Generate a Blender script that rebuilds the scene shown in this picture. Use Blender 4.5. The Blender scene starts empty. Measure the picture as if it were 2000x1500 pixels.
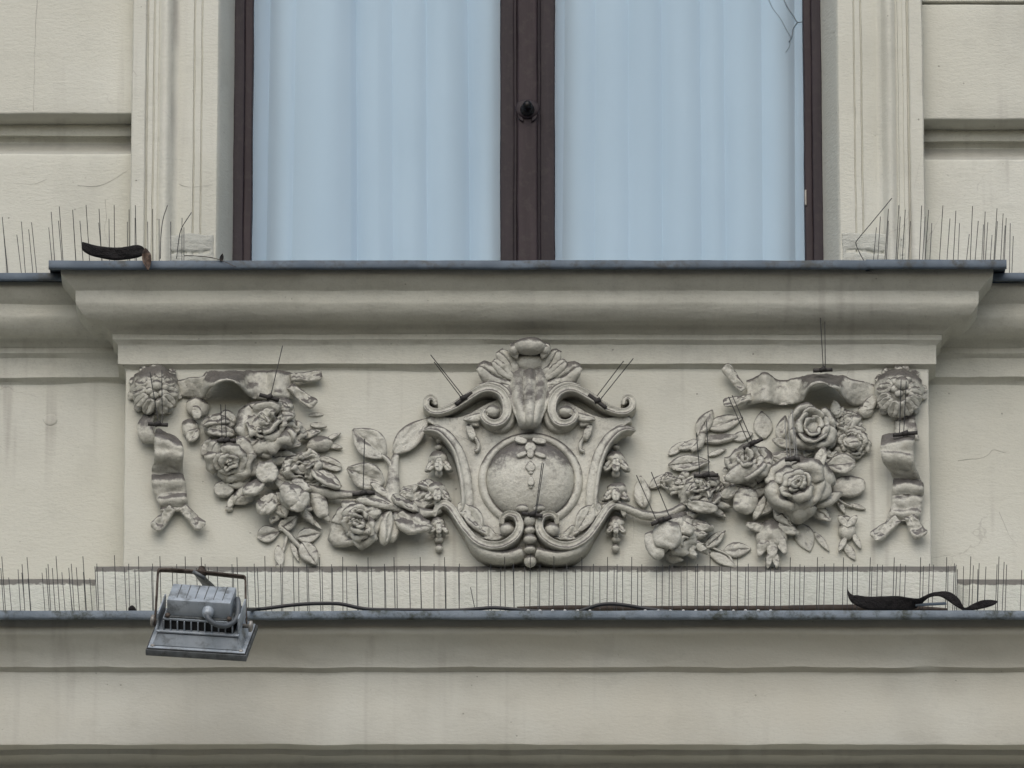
import bpy, bmesh, math, random
import numpy as np
from mathutils import Vector, Matrix

# ------------------------------------------------------------------ camera, sky, sun, exposure
TH = math.radians(22.0)
ST, CT = math.sin(TH), math.cos(TH)
DIST = 22.0
scene = bpy.context.scene
COL = scene.collection
CAMP = np.array([0.0, -DIST * CT, -DIST * ST])

cam_data = bpy.data.cameras.new('camera')
cam = bpy.data.objects.new('camera', cam_data)
COL.objects.link(cam)
cam.location = CAMP.tolist()
cam.rotation_euler = (math.pi / 2 + TH, 0, 0)
cam_data.sensor_width = 36.0
cam_data.lens = 18.0 * DIST
cam_data.clip_start = 0.5
cam_data.clip_end = 3000.0
scene.camera = cam

SUN_EL, SUN_AZ = math.radians(43), math.radians(-7)      # azimuth from the facade normal, minus = left
world = bpy.data.worlds.new('World')
scene.world = world
world.use_nodes = True
wn = world.node_tree
bg = wn.nodes['Background']
sky = wn.nodes.new('ShaderNodeTexSky')
sky.sky_type = 'NISHITA'
sky.sun_disc = False
sky.sun_elevation = SUN_EL
sky.sun_rotation = math.pi - SUN_AZ
sky.air_density = 1.0
sky.dust_density = 3.0
sky.ozone_density = 1.0
wn.links.new(sky.outputs[0], bg.inputs[0])
bg.inputs[1].default_value = 0.10

sun_data = bpy.data.lights.new('sun', 'SUN')
sun = bpy.data.objects.new('sun', sun_data)
COL.objects.link(sun)
sun_data.energy = 1.3
sun_data.angle = math.radians(75)
sun_data.color = (1.0, 1.0, 0.98)
sd = Vector((math.sin(SUN_AZ) * math.cos(SUN_EL), -math.cos(SUN_AZ) * math.cos(SUN_EL), math.sin(SUN_EL)))
sun.rotation_euler = sd.to_track_quat('Z', 'Y').to_euler()
sun.location = (0, -10, 12)

scene.view_settings.view_transform = 'Standard'
scene.view_settings.look = 'None'
scene.view_settings.exposure = 0.0
scene.view_settings.gamma = 1.0
scene.view_settings.use_curve_mapping = False
scene.render.engine = 'CYCLES'
scene.cycles.use_denoising = True
scene.cycles.max_bounces = 4
scene.cycles.diffuse_bounces = 2
scene.cycles.use_adaptive_sampling = True
scene.cycles.adaptive_threshold = .02
scene.cycles.caustics_reflective = False
scene.cycles.caustics_refractive = False
scene.cycles.transparent_max_bounces = 12

rnd = random.Random(7)

# ------------------------------------------------------------------ helpers
def P(X, Y, d=0.0):
    """photograph pixel (2000 x 1500) on the vertical plane d metres in front of the frieze panel -> world"""
    X = np.asarray(X, float); Y = np.asarray(Y, float); d = np.asarray(d, float)
    X, Y, d = np.broadcast_arrays(X, Y, d)
    sx = (X - 1000) / 1000 / DIST
    sy = (750 - Y) / 1000 / DIST
    dy = CT - sy * ST
    dz = ST + sy * CT
    t = (-d - CAMP[1]) / dy
    return np.stack([CAMP[0] + t * sx, CAMP[1] + t * dy, CAMP[2] + t * dz], axis=-1)

def ZY(Y, d=0.0):
    return float(P(1000, Y, d)[2])

def XX(X, Y, d=0.0):
    return float(P(X, Y, d)[0])

def _h(ix, iy, iz, seed):
    n = (ix * 374761393 + iy * 668265263 + iz * 2147483647 + seed * 974634777) & 0xFFFFFFFF
    n = ((n ^ (n >> 13)) * 1274126177) & 0xFFFFFFFF
    n = n ^ (n >> 16)
    return (n & 0xFFFF) / 32767.5 - 1.0

def vnoise(p, scale, seed=0):
    q = np.asarray(p, float) * scale
    i = np.floor(q).astype(np.int64)
    f = q - i
    f = f * f * (3 - 2 * f)
    r = 0
    for dx in (0, 1):
        for dy in (0, 1):
            for dz in (0, 1):
                w = (f[..., 0] if dx else 1 - f[..., 0]) * (f[..., 1] if dy else 1 - f[..., 1]) * (f[..., 2] if dz else 1 - f[..., 2])
                r = r + w * _h(i[..., 0] + dx, i[..., 1] + dy, i[..., 2] + dz, seed)
    return r

def fnoise(p, scale, seed=0):
    return vnoise(p, scale, seed) + 0.5 * vnoise(p, scale * 2.1, seed + 5) + 0.25 * vnoise(p, scale * 4.3, seed + 9)

def mk(name, V, F, mat, parent=None, sharp=None):
    me = bpy.data.meshes.new(name)
    me.from_pydata(np.asarray(V, float).reshape(-1, 3).tolist(), [], F)
    me.polygons.foreach_set('use_smooth', [True] * len(me.polygons))
    if sharp is not None:
        me.set_sharp_from_angle(angle=math.radians(sharp))
    me.update()
    if mat:
        me.materials.append(MAT[mat])
    o = bpy.data.objects.new(name, me)
    COL.objects.link(o)
    o.parent = parent
    return o

def tag(o, label, cat=None, group=None):
    o['label'] = label
    if cat: o['category'] = cat
    if group: o['group'] = group
    return o

def thing(name, label, cat, loc, group=None):
    o = bpy.data.objects.new(name, None)
    COL.objects.link(o)
    o.empty_display_size = 0.05
    tag(o, label, cat, group)
    o['base'] = [float(v) for v in loc]
    return o

def grid_faces(nu, nv, off=0, flip=False, wrap=False):
    F = []
    for i in range(nu - 1):
        for j in range(nv if wrap else nv - 1):
            j2 = (j + 1) % nv
            q = (off + i * nv + j, off + i * nv + j2, off + (i + 1) * nv + j2, off + (i + 1) * nv + j)
            F.append(q[::-1] if flip else q)
    return F

def gnormals(G):
    du = np.gradient(G, axis=0); dv = np.gradient(G, axis=1)
    n = np.cross(du, dv)
    l = np.linalg.norm(n, axis=-1, keepdims=True)
    return n / np.maximum(l, 1e-12)

OUT = np.array([0.0, -1.0, 0.0])
LK = 1.55
EX = np.array([1.0, 0.0, 0.0]); EZ = np.array([0.0, 0.0, 1.0])

def unit(v):
    v = np.asarray(v, float)
    return v / max(np.linalg.norm(v), 1e-12)

def pillow(name, G, t, mat, parent, hint=OUT, lump=0.0, ls=60, seed=0, back=0.6, edge=0.25):
    """closed, rounded sheet around the grid G (nu, nv, 3)"""
    nu, nv = G.shape[:2]
    n = gnormals(G)
    flip = (n @ np.asarray(hint)).mean() < 0
    if flip: n = -n
    u = np.abs(np.linspace(-1, 1, nu))[:, None]; v = np.abs(np.linspace(-1, 1, nv))[None, :]
    m = np.maximum(u ** 3, v ** 3)
    T = t * (edge + (1 - edge) * np.sqrt(np.clip(1 - m ** 2, 0, 1)))
    f = G + n * (T)[..., None]
    if lump:
        f = f + n * (LK * lump * (fnoise(G, ls, seed) + .45 * fnoise(G, ls * 2.6, seed + 50)))[..., None]
    b = G - n * (T * back)[..., None]
    V = np.concatenate([f.reshape(-1, 3), b.reshape(-1, 3)])
    N = nu * nv
    F = grid_faces(nu, nv, 0, flip) + grid_faces(nu, nv, N, not flip)
    ring = [i * nv for i in range(nu)] + [(nu - 1) * nv + j for j in range(1, nv)] + \
           [i * nv + nv - 1 for i in range(nu - 2, -1, -1)] + [j for j in range(nv - 2, 0, -1)]
    for a, c in zip(ring, ring[1:] + ring[:1]):
        q = (a, c, c + N, a + N)
        F.append(q[::-1] if flip else q)
    return mk(name, V, F, mat, parent)

def frame(ang, tilt=0.0, roll=0.0):
    a = math.radians(ang); e1 = np.array([math.cos(a), 0, math.sin(a)]); e2 = np.array([-math.sin(a), 0, math.cos(a)]); n = OUT.copy()
    t = math.radians(tilt); e1, n = e1 * math.cos(t) + n * math.sin(t), n * math.cos(t) - e1 * math.sin(t)
    r = math.radians(roll); e2, n = e2 * math.cos(r) + n * math.sin(r), n * math.cos(r) - e2 * math.sin(r)
    return e1, e2, n

def leaf(X, Y, d, L, W, ang, parent, tilt=0, roll=0, curl=0.0, cup=0.0, vein=0.0, t=4.0, lump=1.0, wav=0.0, shape='point', name='leaf', mat='relief', seed=None, nu=21, nv=15):
    """lengths in mm; centre at pixel X, Y"""
    L, W, t, lump, vein, wav = [k * 0.001 for k in (L, W, t, lump, vein, wav)]
    d = d * 0.001
    seed = int(X * 7 + Y) if seed is None else seed
    u = np.linspace(0, 1, nu)[:, None]; v = np.linspace(-1, 1, nv)[None, :]
    if shape == 'point':
        w = np.sin(np.pi * np.clip(u, .02, .985) ** 0.85) ** 0.8
    elif shape == 'round':
        w = np.sqrt(np.clip(1 - (2 * u - 1) ** 2, 0.02, 1)) ** 0.85
    elif shape == 'petal':
        w = np.clip(np.sin(np.pi * np.clip(u, .06, .96) ** 1.35), 0.05, 1) ** 0.6
    elif shape == 'tail':
        w = 0.62 + 0.38 * u - 0.5 * np.clip((u - .86) / .14, 0, 1) ** 2
    w = w * W / 2
    w = np.maximum(w, W * .05)
    a = L * (u - 0.5) + 0 * v
    b = v * w
    c = cup * (v ** 2) * w + curl * ((2 * u - 1) ** 2) * L * .5 + 0 * v
    c = c - vein * np.exp(-(v / .16) ** 2) * np.sin(np.pi * u) + wav * np.sin(u * 9 + seed) * np.abs(v) * np.sign(v + .01)
    e1, e2, n = frame(ang, tilt, roll)
    G = P(X, Y, d) + a[..., None] * e1 + b[..., None] * e2 + c[..., None] * n
    return pillow(name, G, t, mat, parent, n, lump, 70, seed)

def blob(X, Y, d, rx, rz, rd, parent, name='bud', lump=1.0, ls=50, mat='relief', ang=0, nu=16, nv=24, seed=None, flat=0.0, ridges=0, ridge=0.0):
    seed = int(X * 3 + Y) if seed is None else seed
    th = np.linspace(0.001, np.pi - .001, nu)[:, None]; ph = np.linspace(0, 2 * np.pi, nv, endpoint=False)[None, :]
    e1, e2, n = frame(ang)
    k = 1 + (ridge * np.cos(ridges * ph) * np.sin(th) if ridges else 0 * ph)
    x = np.sin(th) * np.cos(ph) * k; z = np.sin(th) * np.sin(ph) * k; c = np.cos(th) + 0 * ph
    G = (x * rx * .001)[..., None] * e1 + (z * rz * .001)[..., None] * e2 + (c * rd * .001)[..., None] * n
    c0 = P(X, Y, d * .001)
    nn = G / np.maximum(np.linalg.norm(G, axis=-1, keepdims=True), 1e-9)
    G = c0 + G + nn * (LK * lump * .001 * (fnoise(G + c0, ls, seed) + .4 * fnoise(G + c0, ls * 2.4, seed + 3)))[..., None]
    V = G.reshape(-1, 3)
    F = grid_faces(nu, nv, 0, False, True)
    F = [f[::-1] for f in F] if False else F
    F.append(tuple(range(nv))[::-1]); F.append(tuple((nu - 1) * nv + j for j in range(nv)))
    return mk(name, V, F, mat, parent)

def catmull(pts, seg=6):
    p = np.asarray(pts, float)
    p = np.vstack([2 * p[0] - p[1], p, 2 * p[-1] - p[-2]])
    out = []
    for i in range(1, len(p) - 2):
        for k in range(seg):
            t = k / seg
            out.append(0.5 * ((2 * p[i]) + (-p[i - 1] + p[i + 1]) * t + (2 * p[i - 1] - 5 * p[i] + 4 * p[i + 1] - p[i + 2]) * t * t + (-p[i - 1] + 3 * p[i] - 3 * p[i + 1] + p[i + 2]) * t ** 3))
    out.append(p[-2])
    return np.array(out)

ROUND = [(math.cos(a), math.sin(a)) for a in np.linspace(0, 2 * math.pi, 12, endpoint=False)]
BAND = [(1, -1), (1.0, .45), (.9, .9), (.68, 1.0), (.5, .72), (.2, .58), (-.2, .58), (-.5, .72), (-.68, 1.0), (-.9, .9), (-1.0, .45), (-1, -1)]
SOFT = [(1, -1), (1.0, .3), (.85, .75), (.5, .95), (0, 1.02), (-.5, .95), (-.85, .75), (-1.0, .3), (-1, -1)]
RIM = [(1, -1), (1.0, .5), (.92, .9), (.7, 1.02), (.5, .95), (.36, .6), (.1, .42), (-.4, .40), (-.8, .36), (-1, .1), (-1, -1)]
FLAT = [(1, -1), (1, .55), (.9, .9), (.72, 1.0), (.5, .9), (.2, .84), (-.2, .84), (-.5, .9), (-.72, 1.0), (-.9, .9), (-1, .55), (-1, -1)]
CROLL = [(1, -1), (1.02, .2), (.95, .7), (.75, .98), (.45, 1.0), (.28, .78), (.18, .35), (0, .22), (-.3, .3), (-.5, .62), (-.72, .7), (-.92, .5), (-1, .1), (-1, -1)]

def sweep(pts, parent, name='scroll', cross=ROUND, seg=6, lump=.6, mat='relief', seed=3, flip=1, hint=None):
    """pts: (X, Y, d mm, halfwidth mm, halfdepth mm)"""
    q = catmull(pts, seg)
    C = P(q[:, 0], q[:, 1], q[:, 2] * .001)
    T = np.gradient(C, axis=0); T /= np.maximum(np.linalg.norm(T, axis=1, keepdims=True), 1e-9)
    o = OUT if hint is None else hint
    S = np.cross(T, o); S /= np.maximum(np.linalg.norm(S, axis=1, keepdims=True), 1e-9)
    S = S * flip
    O = np.cross(S, T) * flip
    cr = np.array(cross)
    G = C[:, None, :] + (q[:, 3] * .001)[:, None, None] * cr[None, :, 0:1] * S[:, None, :] + (q[:, 4] * .001)[:, None, None] * cr[None, :, 1:2] * O[:, None, :]
    G = G + (lump * .001) * np.stack([fnoise(G, 45, seed), fnoise(G, 45, seed + 1), fnoise(G, 45, seed + 2)], -1) * .7
    nu, nv = G.shape[:2]
    F = grid_faces(nu, nv, 0, flip < 0, True)
    F.append(tuple(range(nv)) if flip < 0 else tuple(range(nv))[::-1])
    e = tuple((nu - 1) * nv + j for j in range(nv))
    F.append(e[::-1] if flip < 0 else e)
    o2 = mk(name, G.reshape(-1, 3), F, mat, parent)
    bm = bmesh.new(); bm.from_mesh(o2.data); bmesh.ops.recalc_face_normals(bm, faces=bm.faces); bm.to_mesh(o2.data); bm.free()
    return o2

def ribbon(pts, parent, name='ribbon_strip', t=4, lump=1.2, seed=1, wr=0.0, wk=18, nv=11, mat='relief', seg=6, cup=0.0):
    """pts: (X, Y, d mm, halfwidth mm, direction of the width in degrees, lean of the width out of the wall)"""
    q = catmull(pts, seg)
    a = np.radians(q[:, 4])
    wdir = np.stack([np.cos(a), -q[:, 5], np.sin(a)], -1)
    v = np.linspace(-1, 1, nv)
    C = P(q[:, 0], q[:, 1], q[:, 2] * .001)
    hw = q[:, 3] * .001
    G = C[:, None, :] + (v[None, :] * hw[:, None])[..., None] * wdir[:, None, :]
    G = G + (cup * .001 * (v ** 2))[None, :, None] * OUT
    if wr:
        G = G + (wr * .001 * np.sin(np.linspace(0, wk, len(q)))[:, None] * (1 + .5 * np.sin(v * 2 + seed))[None, :])[..., None] * OUT
    return pillow(name, G, t * .001, mat, parent, OUT, lump * .001, 55, seed)

def run(name, prof, x0, x1, mat, parent, mitre=False, yback=0.12, step=.022, wob=.0008, seed=1, sharp=38, dref=0.0, cap=True):
    """moulding: profile [(d, z)] from top to bottom, run along x; with mitred returns if wanted"""
    prof = np.asarray(prof, float)
    n = max(2, int((x1 - x0) / step))
    s = np.linspace(0, 1, n)
    rows = []
    for (d, z) in prof:
        off = (d - dref) if mitre else 0.0
        xs = (x0 - off) + (x1 - x0 + 2 * off) * s
        r = np.stack([xs, np.full(n, -d), np.full(n, z)], -1)
        rows.append(r)
    G = np.stack(rows, 0)                                   # (np, n, 3)
    Q = G * np.array([1, 3.0, 3.0])
    G[..., 1] += wob * (.8 * vnoise(Q, 3, seed + 7) + vnoise(Q, 11, seed) + .5 * vnoise(Q, 37, seed + 1))
    G[..., 2] += wob * (vnoise(Q, 11, seed + 2) + .5 * vnoise(Q, 37, seed + 3))
    lo = G[:, :1].copy(); hi = G[:, -1:].copy()
    lo[..., 1] = yback; hi[..., 1] = yback
    if cap:
        G = np.concatenate([lo, G, hi], 1)
    F = grid_faces(G.shape[0], G.shape[1])
    o = mk(name, G.reshape(-1, 3), F, mat, parent)
    bm = bmesh.new(); bm.from_mesh(o.data)
    bmesh.ops.recalc_face_normals(bm, faces=bm.faces)
    bm.to_mesh(o.data); bm.free()
    # faces must look outwards (towards the street)
    me = o.data
    me.polygons.foreach_set('use_smooth', [True] * len(me.polygons))
    me.set_sharp_from_angle(angle=math.radians(sharp))
    return o

def slab(name, x0, x1, z0, z1, d, back, mat, parent, bev=.004, step=.03, wob=.0007, seed=1):
    """plate with softly rounded front edges"""
    def nodes(a, b):
        n = max(2, int((b - a) / step))
        k = np.array([0, .12, .35, .65, 1.0]) * bev
        return np.concatenate([a + k[:-1], np.linspace(a + bev, b - bev, n), b - k[:-1][::-1]])
    xs, zs = nodes(x0, x1), nodes(z0, z1)
    def drop(s, a, b):
        e = np.minimum(s - a, b - s)
        t = np.clip(1 - e / bev, 0, 1)
        return bev * (1 - np.sqrt(np.clip(1 - t * t, 0, 1)))
    Xg, Zg = np.meshgrid(xs, zs, indexing='ij')
    D = d - np.maximum(drop(xs, x0, x1)[:, None], drop(zs, z0, z1)[None, :])
    G = np.stack([Xg, -D, Zg], -1)
    G[..., 1] += wob * (vnoise(G, 7, seed) + .5 * vnoise(G, 27, seed + 1))
    edge = wob * (vnoise(G * np.array([1, 0, 1]), 23, seed + 2))
    G[..., 0] += edge; G[..., 2] += edge
    nu, nv = len(xs), len(zs)
    F = grid_faces(nu, nv)
    ring = [i * nv for i in range(nu)] + [(nu - 1) * nv + j for j in range(1, nv)] + \
           [i * nv + nv - 1 for i in range(nu - 2, -1, -1)] + [j for j in range(nv - 2, 0, -1)]
    V = G.reshape(-1, 3).copy()
    N = len(V)
    B = V[ring].copy(); B[:, 1] = -back
    V = np.vstack([V, B])
    m = len(ring)
    for k in range(m):
        a, c = ring[k], ring[(k + 1) % m]
        F.append((a, N + k, N + (k + 1) % m, c))
    F.append(tuple(N + k for k in range(m)))
    o = mk(name, V, F, mat, parent)
    bm = bmesh.new(); bm.from_mesh(o.data); bmesh.ops.recalc_face_normals(bm, faces=bm.faces); bm.to_mesh(o.data); bm.free()
    me = o.data
    me.set_sharp_from_angle(angle=math.radians(50))
    return o

def box(name, c, size, mat, parent=None, M=None, bev=0.0, seg=2):
    """box of half sizes; M a 3x3 of local axes"""
    bm = bmesh.new()
    bmesh.ops.create_cube(bm, size=2.0)
    for v in bm.verts:
        v.co = Vector((v.co.x * size[0], v.co.y * size[1], v.co.z * size[2]))
    if bev:
        bmesh.ops.bevel(bm, geom=list(bm.edges), offset=bev, segments=seg, affect='EDGES', profile=.5)
    c = Vector([float(k) for k in c])
    for v in bm.verts:
        v.co = (M @ v.co if M is not None else v.co) + c
    me = bpy.data.meshes.new(name); bm.to_mesh(me); bm.free()
    me.polygons.foreach_set('use_smooth', [True] * len(me.polygons))
    me.set_sharp_from_angle(angle=math.radians(35))
    me.materials.append(MAT[mat])
    o = bpy.data.objects.new(name, me); COL.objects.link(o); o.parent = parent
    return o

def tube(name, pts, r, mat, parent=None, nv=8, taper=None, seg=4):
    """round bar through world points"""
    C = catmull(pts, seg) if len(pts) > 2 else np.asarray(pts, float)
    T = np.gradient(C, axis=0); T /= np.maximum(np.linalg.norm(T, axis=1, keepdims=True), 1e-12)
    S0 = np.cross(T[0], OUT)
    if np.linalg.norm(S0) < .1: S0 = np.cross(T[0], EX)
    S = unit(S0); rings = []
    for i in range(len(C)):
        S = unit(S - T[i] * (S @ T[i])); O = np.cross(T[i], S)
        rr = r if taper is None else r * (1 + (taper - 1) * i / (len(C) - 1))
        a = np.linspace(0, 2 * np.pi, nv, endpoint=False)
        rings.append(C[i] + rr * (np.cos(a)[:, None] * S + np.sin(a)[:, None] * O))
    G = np.array(rings)
    F = grid_faces(len(C), nv, 0, False, True)
    F.append(tuple(range(nv))[::-1]); F.append(tuple((len(C) - 1) * nv + j for j in range(nv)))
    return mk(name, G.reshape(-1, 3), F, mat, parent)

# ------------------------------------------------------------------ materials
MAT = {}
def nodes_of(name):
    m = bpy.data.materials.new(name); m.use_nodes = True
    nt = m.node_tree
    return m, nt, nt.nodes['Principled BSDF']

class NB:
    def __init__(s, nt): s.nt = nt
    def n(s, t, **k):
        o = s.nt.nodes.new(t)
        for a, b in k.items(): setattr(o, a, b)
        return o
    def link(s, a, b): s.nt.links.new(a, b)
    def pos(s, scale):
        g = s.n('ShaderNodeNewGeometry'); m = s.n('ShaderNodeVectorMath', operation='MULTIPLY')
        s.link(g.outputs['Position'], m.inputs[0]); m.inputs[1].default_value = scale
        return m.outputs[0]
    def noise(s, scale, vec=(1, 1, 1), detail=4, rough=.6):
        o = s.n('ShaderNodeTexNoise'); o.inputs['Scale'].default_value = scale; o.inputs['Detail'].default_value = detail; o.inputs['Roughness'].default_value = rough
        s.link(s.pos(vec), o.inputs['Vector'])
        return o.outputs[0]
    def ramp(s, v, a, b, lo=0.0, hi=1.0):
        o = s.n('ShaderNodeMapRange'); o.interpolation_type = 'SMOOTHSTEP'
        s.link(v, o.inputs[0]); o.inputs[1].default_value = a; o.inputs[2].default_value = b; o.inputs[3].default_value = lo; o.inputs[4].default_value = hi
        return o.outputs[0]
    def math(s, op, a, b=None, c=None):
        o = s.n('ShaderNodeMath', operation=op)
        for i, k in enumerate((a, b, c)):
            if k is None: continue
            if isinstance(k, (int, float)): o.inputs[i].default_value = k
            else: s.link(k, o.inputs[i])
        return o.outputs[0]
    def mix(s, f, a, b):
        o = s.n('ShaderNodeMix', data_type='RGBA')
        if isinstance(f, (int, float)): o.inputs[0].default_value = f
        else: s.link(f, o.inputs[0])
        for i, k in ((6, a), (7, b)):
            if isinstance(k, tuple): o.inputs[i].default_value = (*k, 1)
            else: s.link(k, o.inputs[i])
        return o.outputs[2]
    def bump(s, h, strength, dist, prev=None):
        o = s.n('ShaderNodeBump'); o.inputs['Strength'].default_value = strength; o.inputs['Distance'].default_value = dist
        s.link(h, o.inputs['Height'])
        if prev is not None: s.link(prev, o.inputs['Normal'])
        return o.outputs[0]

def stucco(name, base, tint, grime=0.0, brush=1.0, streak=0.0, speck=1.0, crack=0.0, mott=1.0, up=(.08, .40), gloss=None):
    m, nt, b = nodes_of(name); k = NB(nt)
    low = k.noise(2.3, detail=3)
    col = k.mix(k.ramp(low, .35, .7), base, tint)
    mid = k.noise(17, (1, 1, 1.4), 4, .7)
    col = k.mix(k.math('MULTIPLY', k.ramp(mid, .5, .76), .28), col, tuple(c * .74 for c in base))
    fine = k.noise(260, detail=2, rough=.7)
    col = k.mix(k.math('MULTIPLY', k.ramp(fine, .52, .8), .22), col, tuple(c * .6 for c in base))
    v = k.n('ShaderNodeTexVoronoi'); v.inputs['Scale'].default_value = 42        # specks and pits
    k.link(k.pos((1, 1, 1)), v.inputs['Vector'])
    pit = k.math('MULTIPLY', k.ramp(v.outputs['Distance'], .05, .10, 1, 0), k.ramp(mid, .53, .60))
    col = k.mix(k.math('MULTIPLY', pit, .6 * speck), col, (.17, .155, .13))
    if crack:                                                                     # hairline cracks
        w = k.n('ShaderNodeTexVoronoi', feature='DISTANCE_TO_EDGE'); w.inputs['Scale'].default_value = 2.2
        add = k.n('ShaderNodeVectorMath', operation='ADD'); nz = k.n('ShaderNodeTexNoise'); nz.inputs['Scale'].default_value = 9; nz.inputs['Detail'].default_value = 4
        k.link(k.pos((1, 1, 1)), nz.inputs['Vector']); sc = k.n('ShaderNodeVectorMath', operation='SCALE'); sc.inputs['Scale'].default_value = .16
        k.link(nz.outputs['Color'], sc.inputs[0]); k.link(k.pos((1, 1, 1.5)), add.inputs[0]); k.link(sc.outputs[0], add.inputs[1]); k.link(add.outputs[0], w.inputs['Vector'])
        cr = k.math('MULTIPLY', k.ramp(w.outputs['Distance'], .0008, .0036, 1, 0), k.ramp(low, .53, .60))
        col = k.mix(k.math('MULTIPLY', cr, crack), col, (.2, .18, .16))
    soot = k.noise(4.6, (1, 1, .55), 4, .6)
    col = k.mix(k.math('MULTIPLY', k.ramp(soot, .48, .74), .30), col, tuple(c * .66 for c in base))
    if streak:
        st = k.ramp(k.noise(34, (1, .2, .035), 2, .5), .56, .80)
        st2 = k.math('MULTIPLY', st, k.ramp(low, .42, .60))
        col = k.mix(k.math('MULTIPLY', st2, streak), col, (.24, .215, .19))
    if grime:                                                                     # soot lying on everything that faces up
        g = k.n('ShaderNodeNewGeometry'); sx = k.n('ShaderNodeSeparateXYZ'); k.link(g.outputs['Normal'], sx.inputs[0])
        nn = k.noise(55, (1, 1, 1), 4, .7)
        upz = k.math('ADD', sx.outputs['Z'], k.math('MULTIPLY', k.math('SUBTRACT', nn, .5), .8))
        col = k.mix(k.math('MULTIPLY', k.ramp(upz, up[0], up[1]), grime), col, (.110, .103, .096))
        col = k.mix(k.math('MULTIPLY', k.ramp(fine, .50, .68), grime * .30 * mott), col, (.21, .198, .175))
        col = k.mix(k.math('MULTIPLY', k.ramp(mid, .42, .68), grime * .34 * mott), col, (.24, .232, .20))
        col = k.mix(k.math('MULTIPLY', k.ramp(nn, .50, .66), grime * .50 * mott), col, (.215, .198, .172))
    k.link(col, b.inputs['Base Color'])
    b.inputs['Roughness'].default_value = gloss or .72
    b.inputs['Specular IOR Level'].default_value = .6 if gloss else .35
    h = k.math('MULTIPLY', k.noise(80, (1, 1, 1) if gloss else (1, 1, 2.4), 4, .68), 1.0 * brush)
    h = k.math('ADD', h, k.math('MULTIPLY', pit, -.5))
    k.link(k.bump(h, .6, .0022), b.inputs['Normal'])
    MAT[name] = m

WALL = (.635, .63, .545); WALL2 = (.685, .685, .61)
stucco('stucco', WALL, WALL2, streak=.6, crack=.3)
stucco('stucco_rough', (.63, .65, .585), WALL2, grime=.9, brush=3.6, streak=.35, mott=.12, up=(.38, .62))
stucco('moulding', (.62, .615, .53), (.66, .66, .585), grime=.35, brush=.8, mott=.5, up=(.38, .62), streak=.3)
stucco('cornice', (.61, .595, .512), (.645, .645, .575), brush=.6, speck=.7, streak=.25)
stucco('relief', (.60, .59, .51), (.66, .655, .58), grime=1.0, brush=2.4, mott=.55, up=(.04, .40), gloss=.5)
stucco('peeled', (.52, .525, .47), (.60, .61, .55), brush=3.0, streak=.8)

def simple(name, c1, c2, rough, metal=0.0, scale=30, bump=.2, spec=.5, vec=(1, 1, 1), dirt=None, dirtamt=0.0, dscale=25, dist=.001):
    m, nt, b = nodes_of(name); k = NB(nt)
    col = k.mix(k.ramp(k.noise(scale, vec, 5), .35, .68), c1, c2)
    if dirt:
        col = k.mix(k.math('MULTIPLY', k.ramp(k.noise(dscale, (1, 1, 1), 6, .7), .48, .68), dirtamt), col, dirt)
    k.link(col, b.inputs['Base Color'])
    b.inputs['Roughness'].default_value = rough
    b.inputs['Metallic'].default_value = metal
    b.inputs['Specular IOR Level'].default_value = spec
    if bump:
        k.link(k.bump(k.noise(scale * 4, vec, 4), bump, dist), b.inputs['Normal'])
    MAT[name] = m

simple('zinc', (.085, .115, .15), (.125, .16, .20), .6, .15, 18, .35, dirt=(.06, .062, .055), dirtamt=.85, dscale=30)
simple('zinc_mossy', (.14, .175, .21), (.20, .24, .28), .65, .15, 22, .6, dirt=(.04, .048, .034), dirtamt=.95, dscale=24, dist=.003)
simple('frame_paint', (.019, .013, .017), (.029, .020, .025), .5, 0, 9, .25, vec=(6, 6, .5), dirt=(.05, .04, .038), dirtamt=.4, spec=.25, dscale=60)
simple('frame_paint_brown', (.031, .021, .024), (.043, .030, .034), .55, 0, 9, .2, vec=(6, 6, .5), dirt=(.06, .05, .046), dirtamt=.4, spec=.25, dscale=60)
simple('bare_wood', (.42, .38, .33), (.5, .46, .4), .8)
simple('black_iron', (.012, .011, .012), (.03, .028, .027), .38, .6, 60, .2)
simple('wire', (.045, .048, .05), (.075, .075, .075), .45, .7, 60, 0)
simple('wire_light', (.32, .32, .31), (.42, .42, .40), .45, .6, 60, 0)
simple('clip', (.030, .028, .026), (.055, .05, .047), .7, 0, 80, .4)
simple('rubber', (.012, .013, .016), (.022, .024, .028), .45, 0, 60, .1)
simple('lamp_grey', (.36, .41, .46), (.45, .50, .55), .5, .25, 28, .2, dirt=(.11, .115, .11), dirtamt=.75, dscale=26)
simple('lamp_dark', (.10, .11, .115), (.16, .175, .185), .55, .25, 40, .3, dirt=(.04, .045, .035), dirtamt=.7, dscale=45)
simple('lamp_black', (.010, .010, .010), (.018, .018, .018), .6)
simple('cable_grey', (.085, .10, .115), (.12, .135, .15), .5)
simple('rust', (.035, .024, .018), (.13, .105, .088), .8, .2, 55, .6)
simple('galvanised', (.30, .29, .27), (.42, .41, .385), .5, .4, 60, .4, dirt=(.10, .06, .035), dirtamt=.7, dscale=35)
simple('pod', (.004, .003, .003), (.011, .008, .008), .5, 0, 90, .9, dist=.004, spec=.3)
simple('pod_sheen', (.012, .010, .012), (.05, .045, .055), .35, 0, 30, .6, dist=.003)
simple('dry_leaf', (.045, .032, .026), (.17, .115, .085), .8, 0, 90, .5)
simple('gap_shadow_brown', (.055, .043, .036), (.085, .068, .056), .85, 0, 60, .6)  # shade of the ledge gap put into a dark brown
simple('white_blob', (.60, .60, .58), (.72, .72, .70), .6)
simple('street', (.12, .115, .103), (.17, .163, .148), .9, 0, 3, .3)
simple('room_dark', (.05, .05, .05), (.07, .07, .07), .9)
simple('twig', (.05, .04, .03), (.10, .085, .065), .8)
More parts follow.
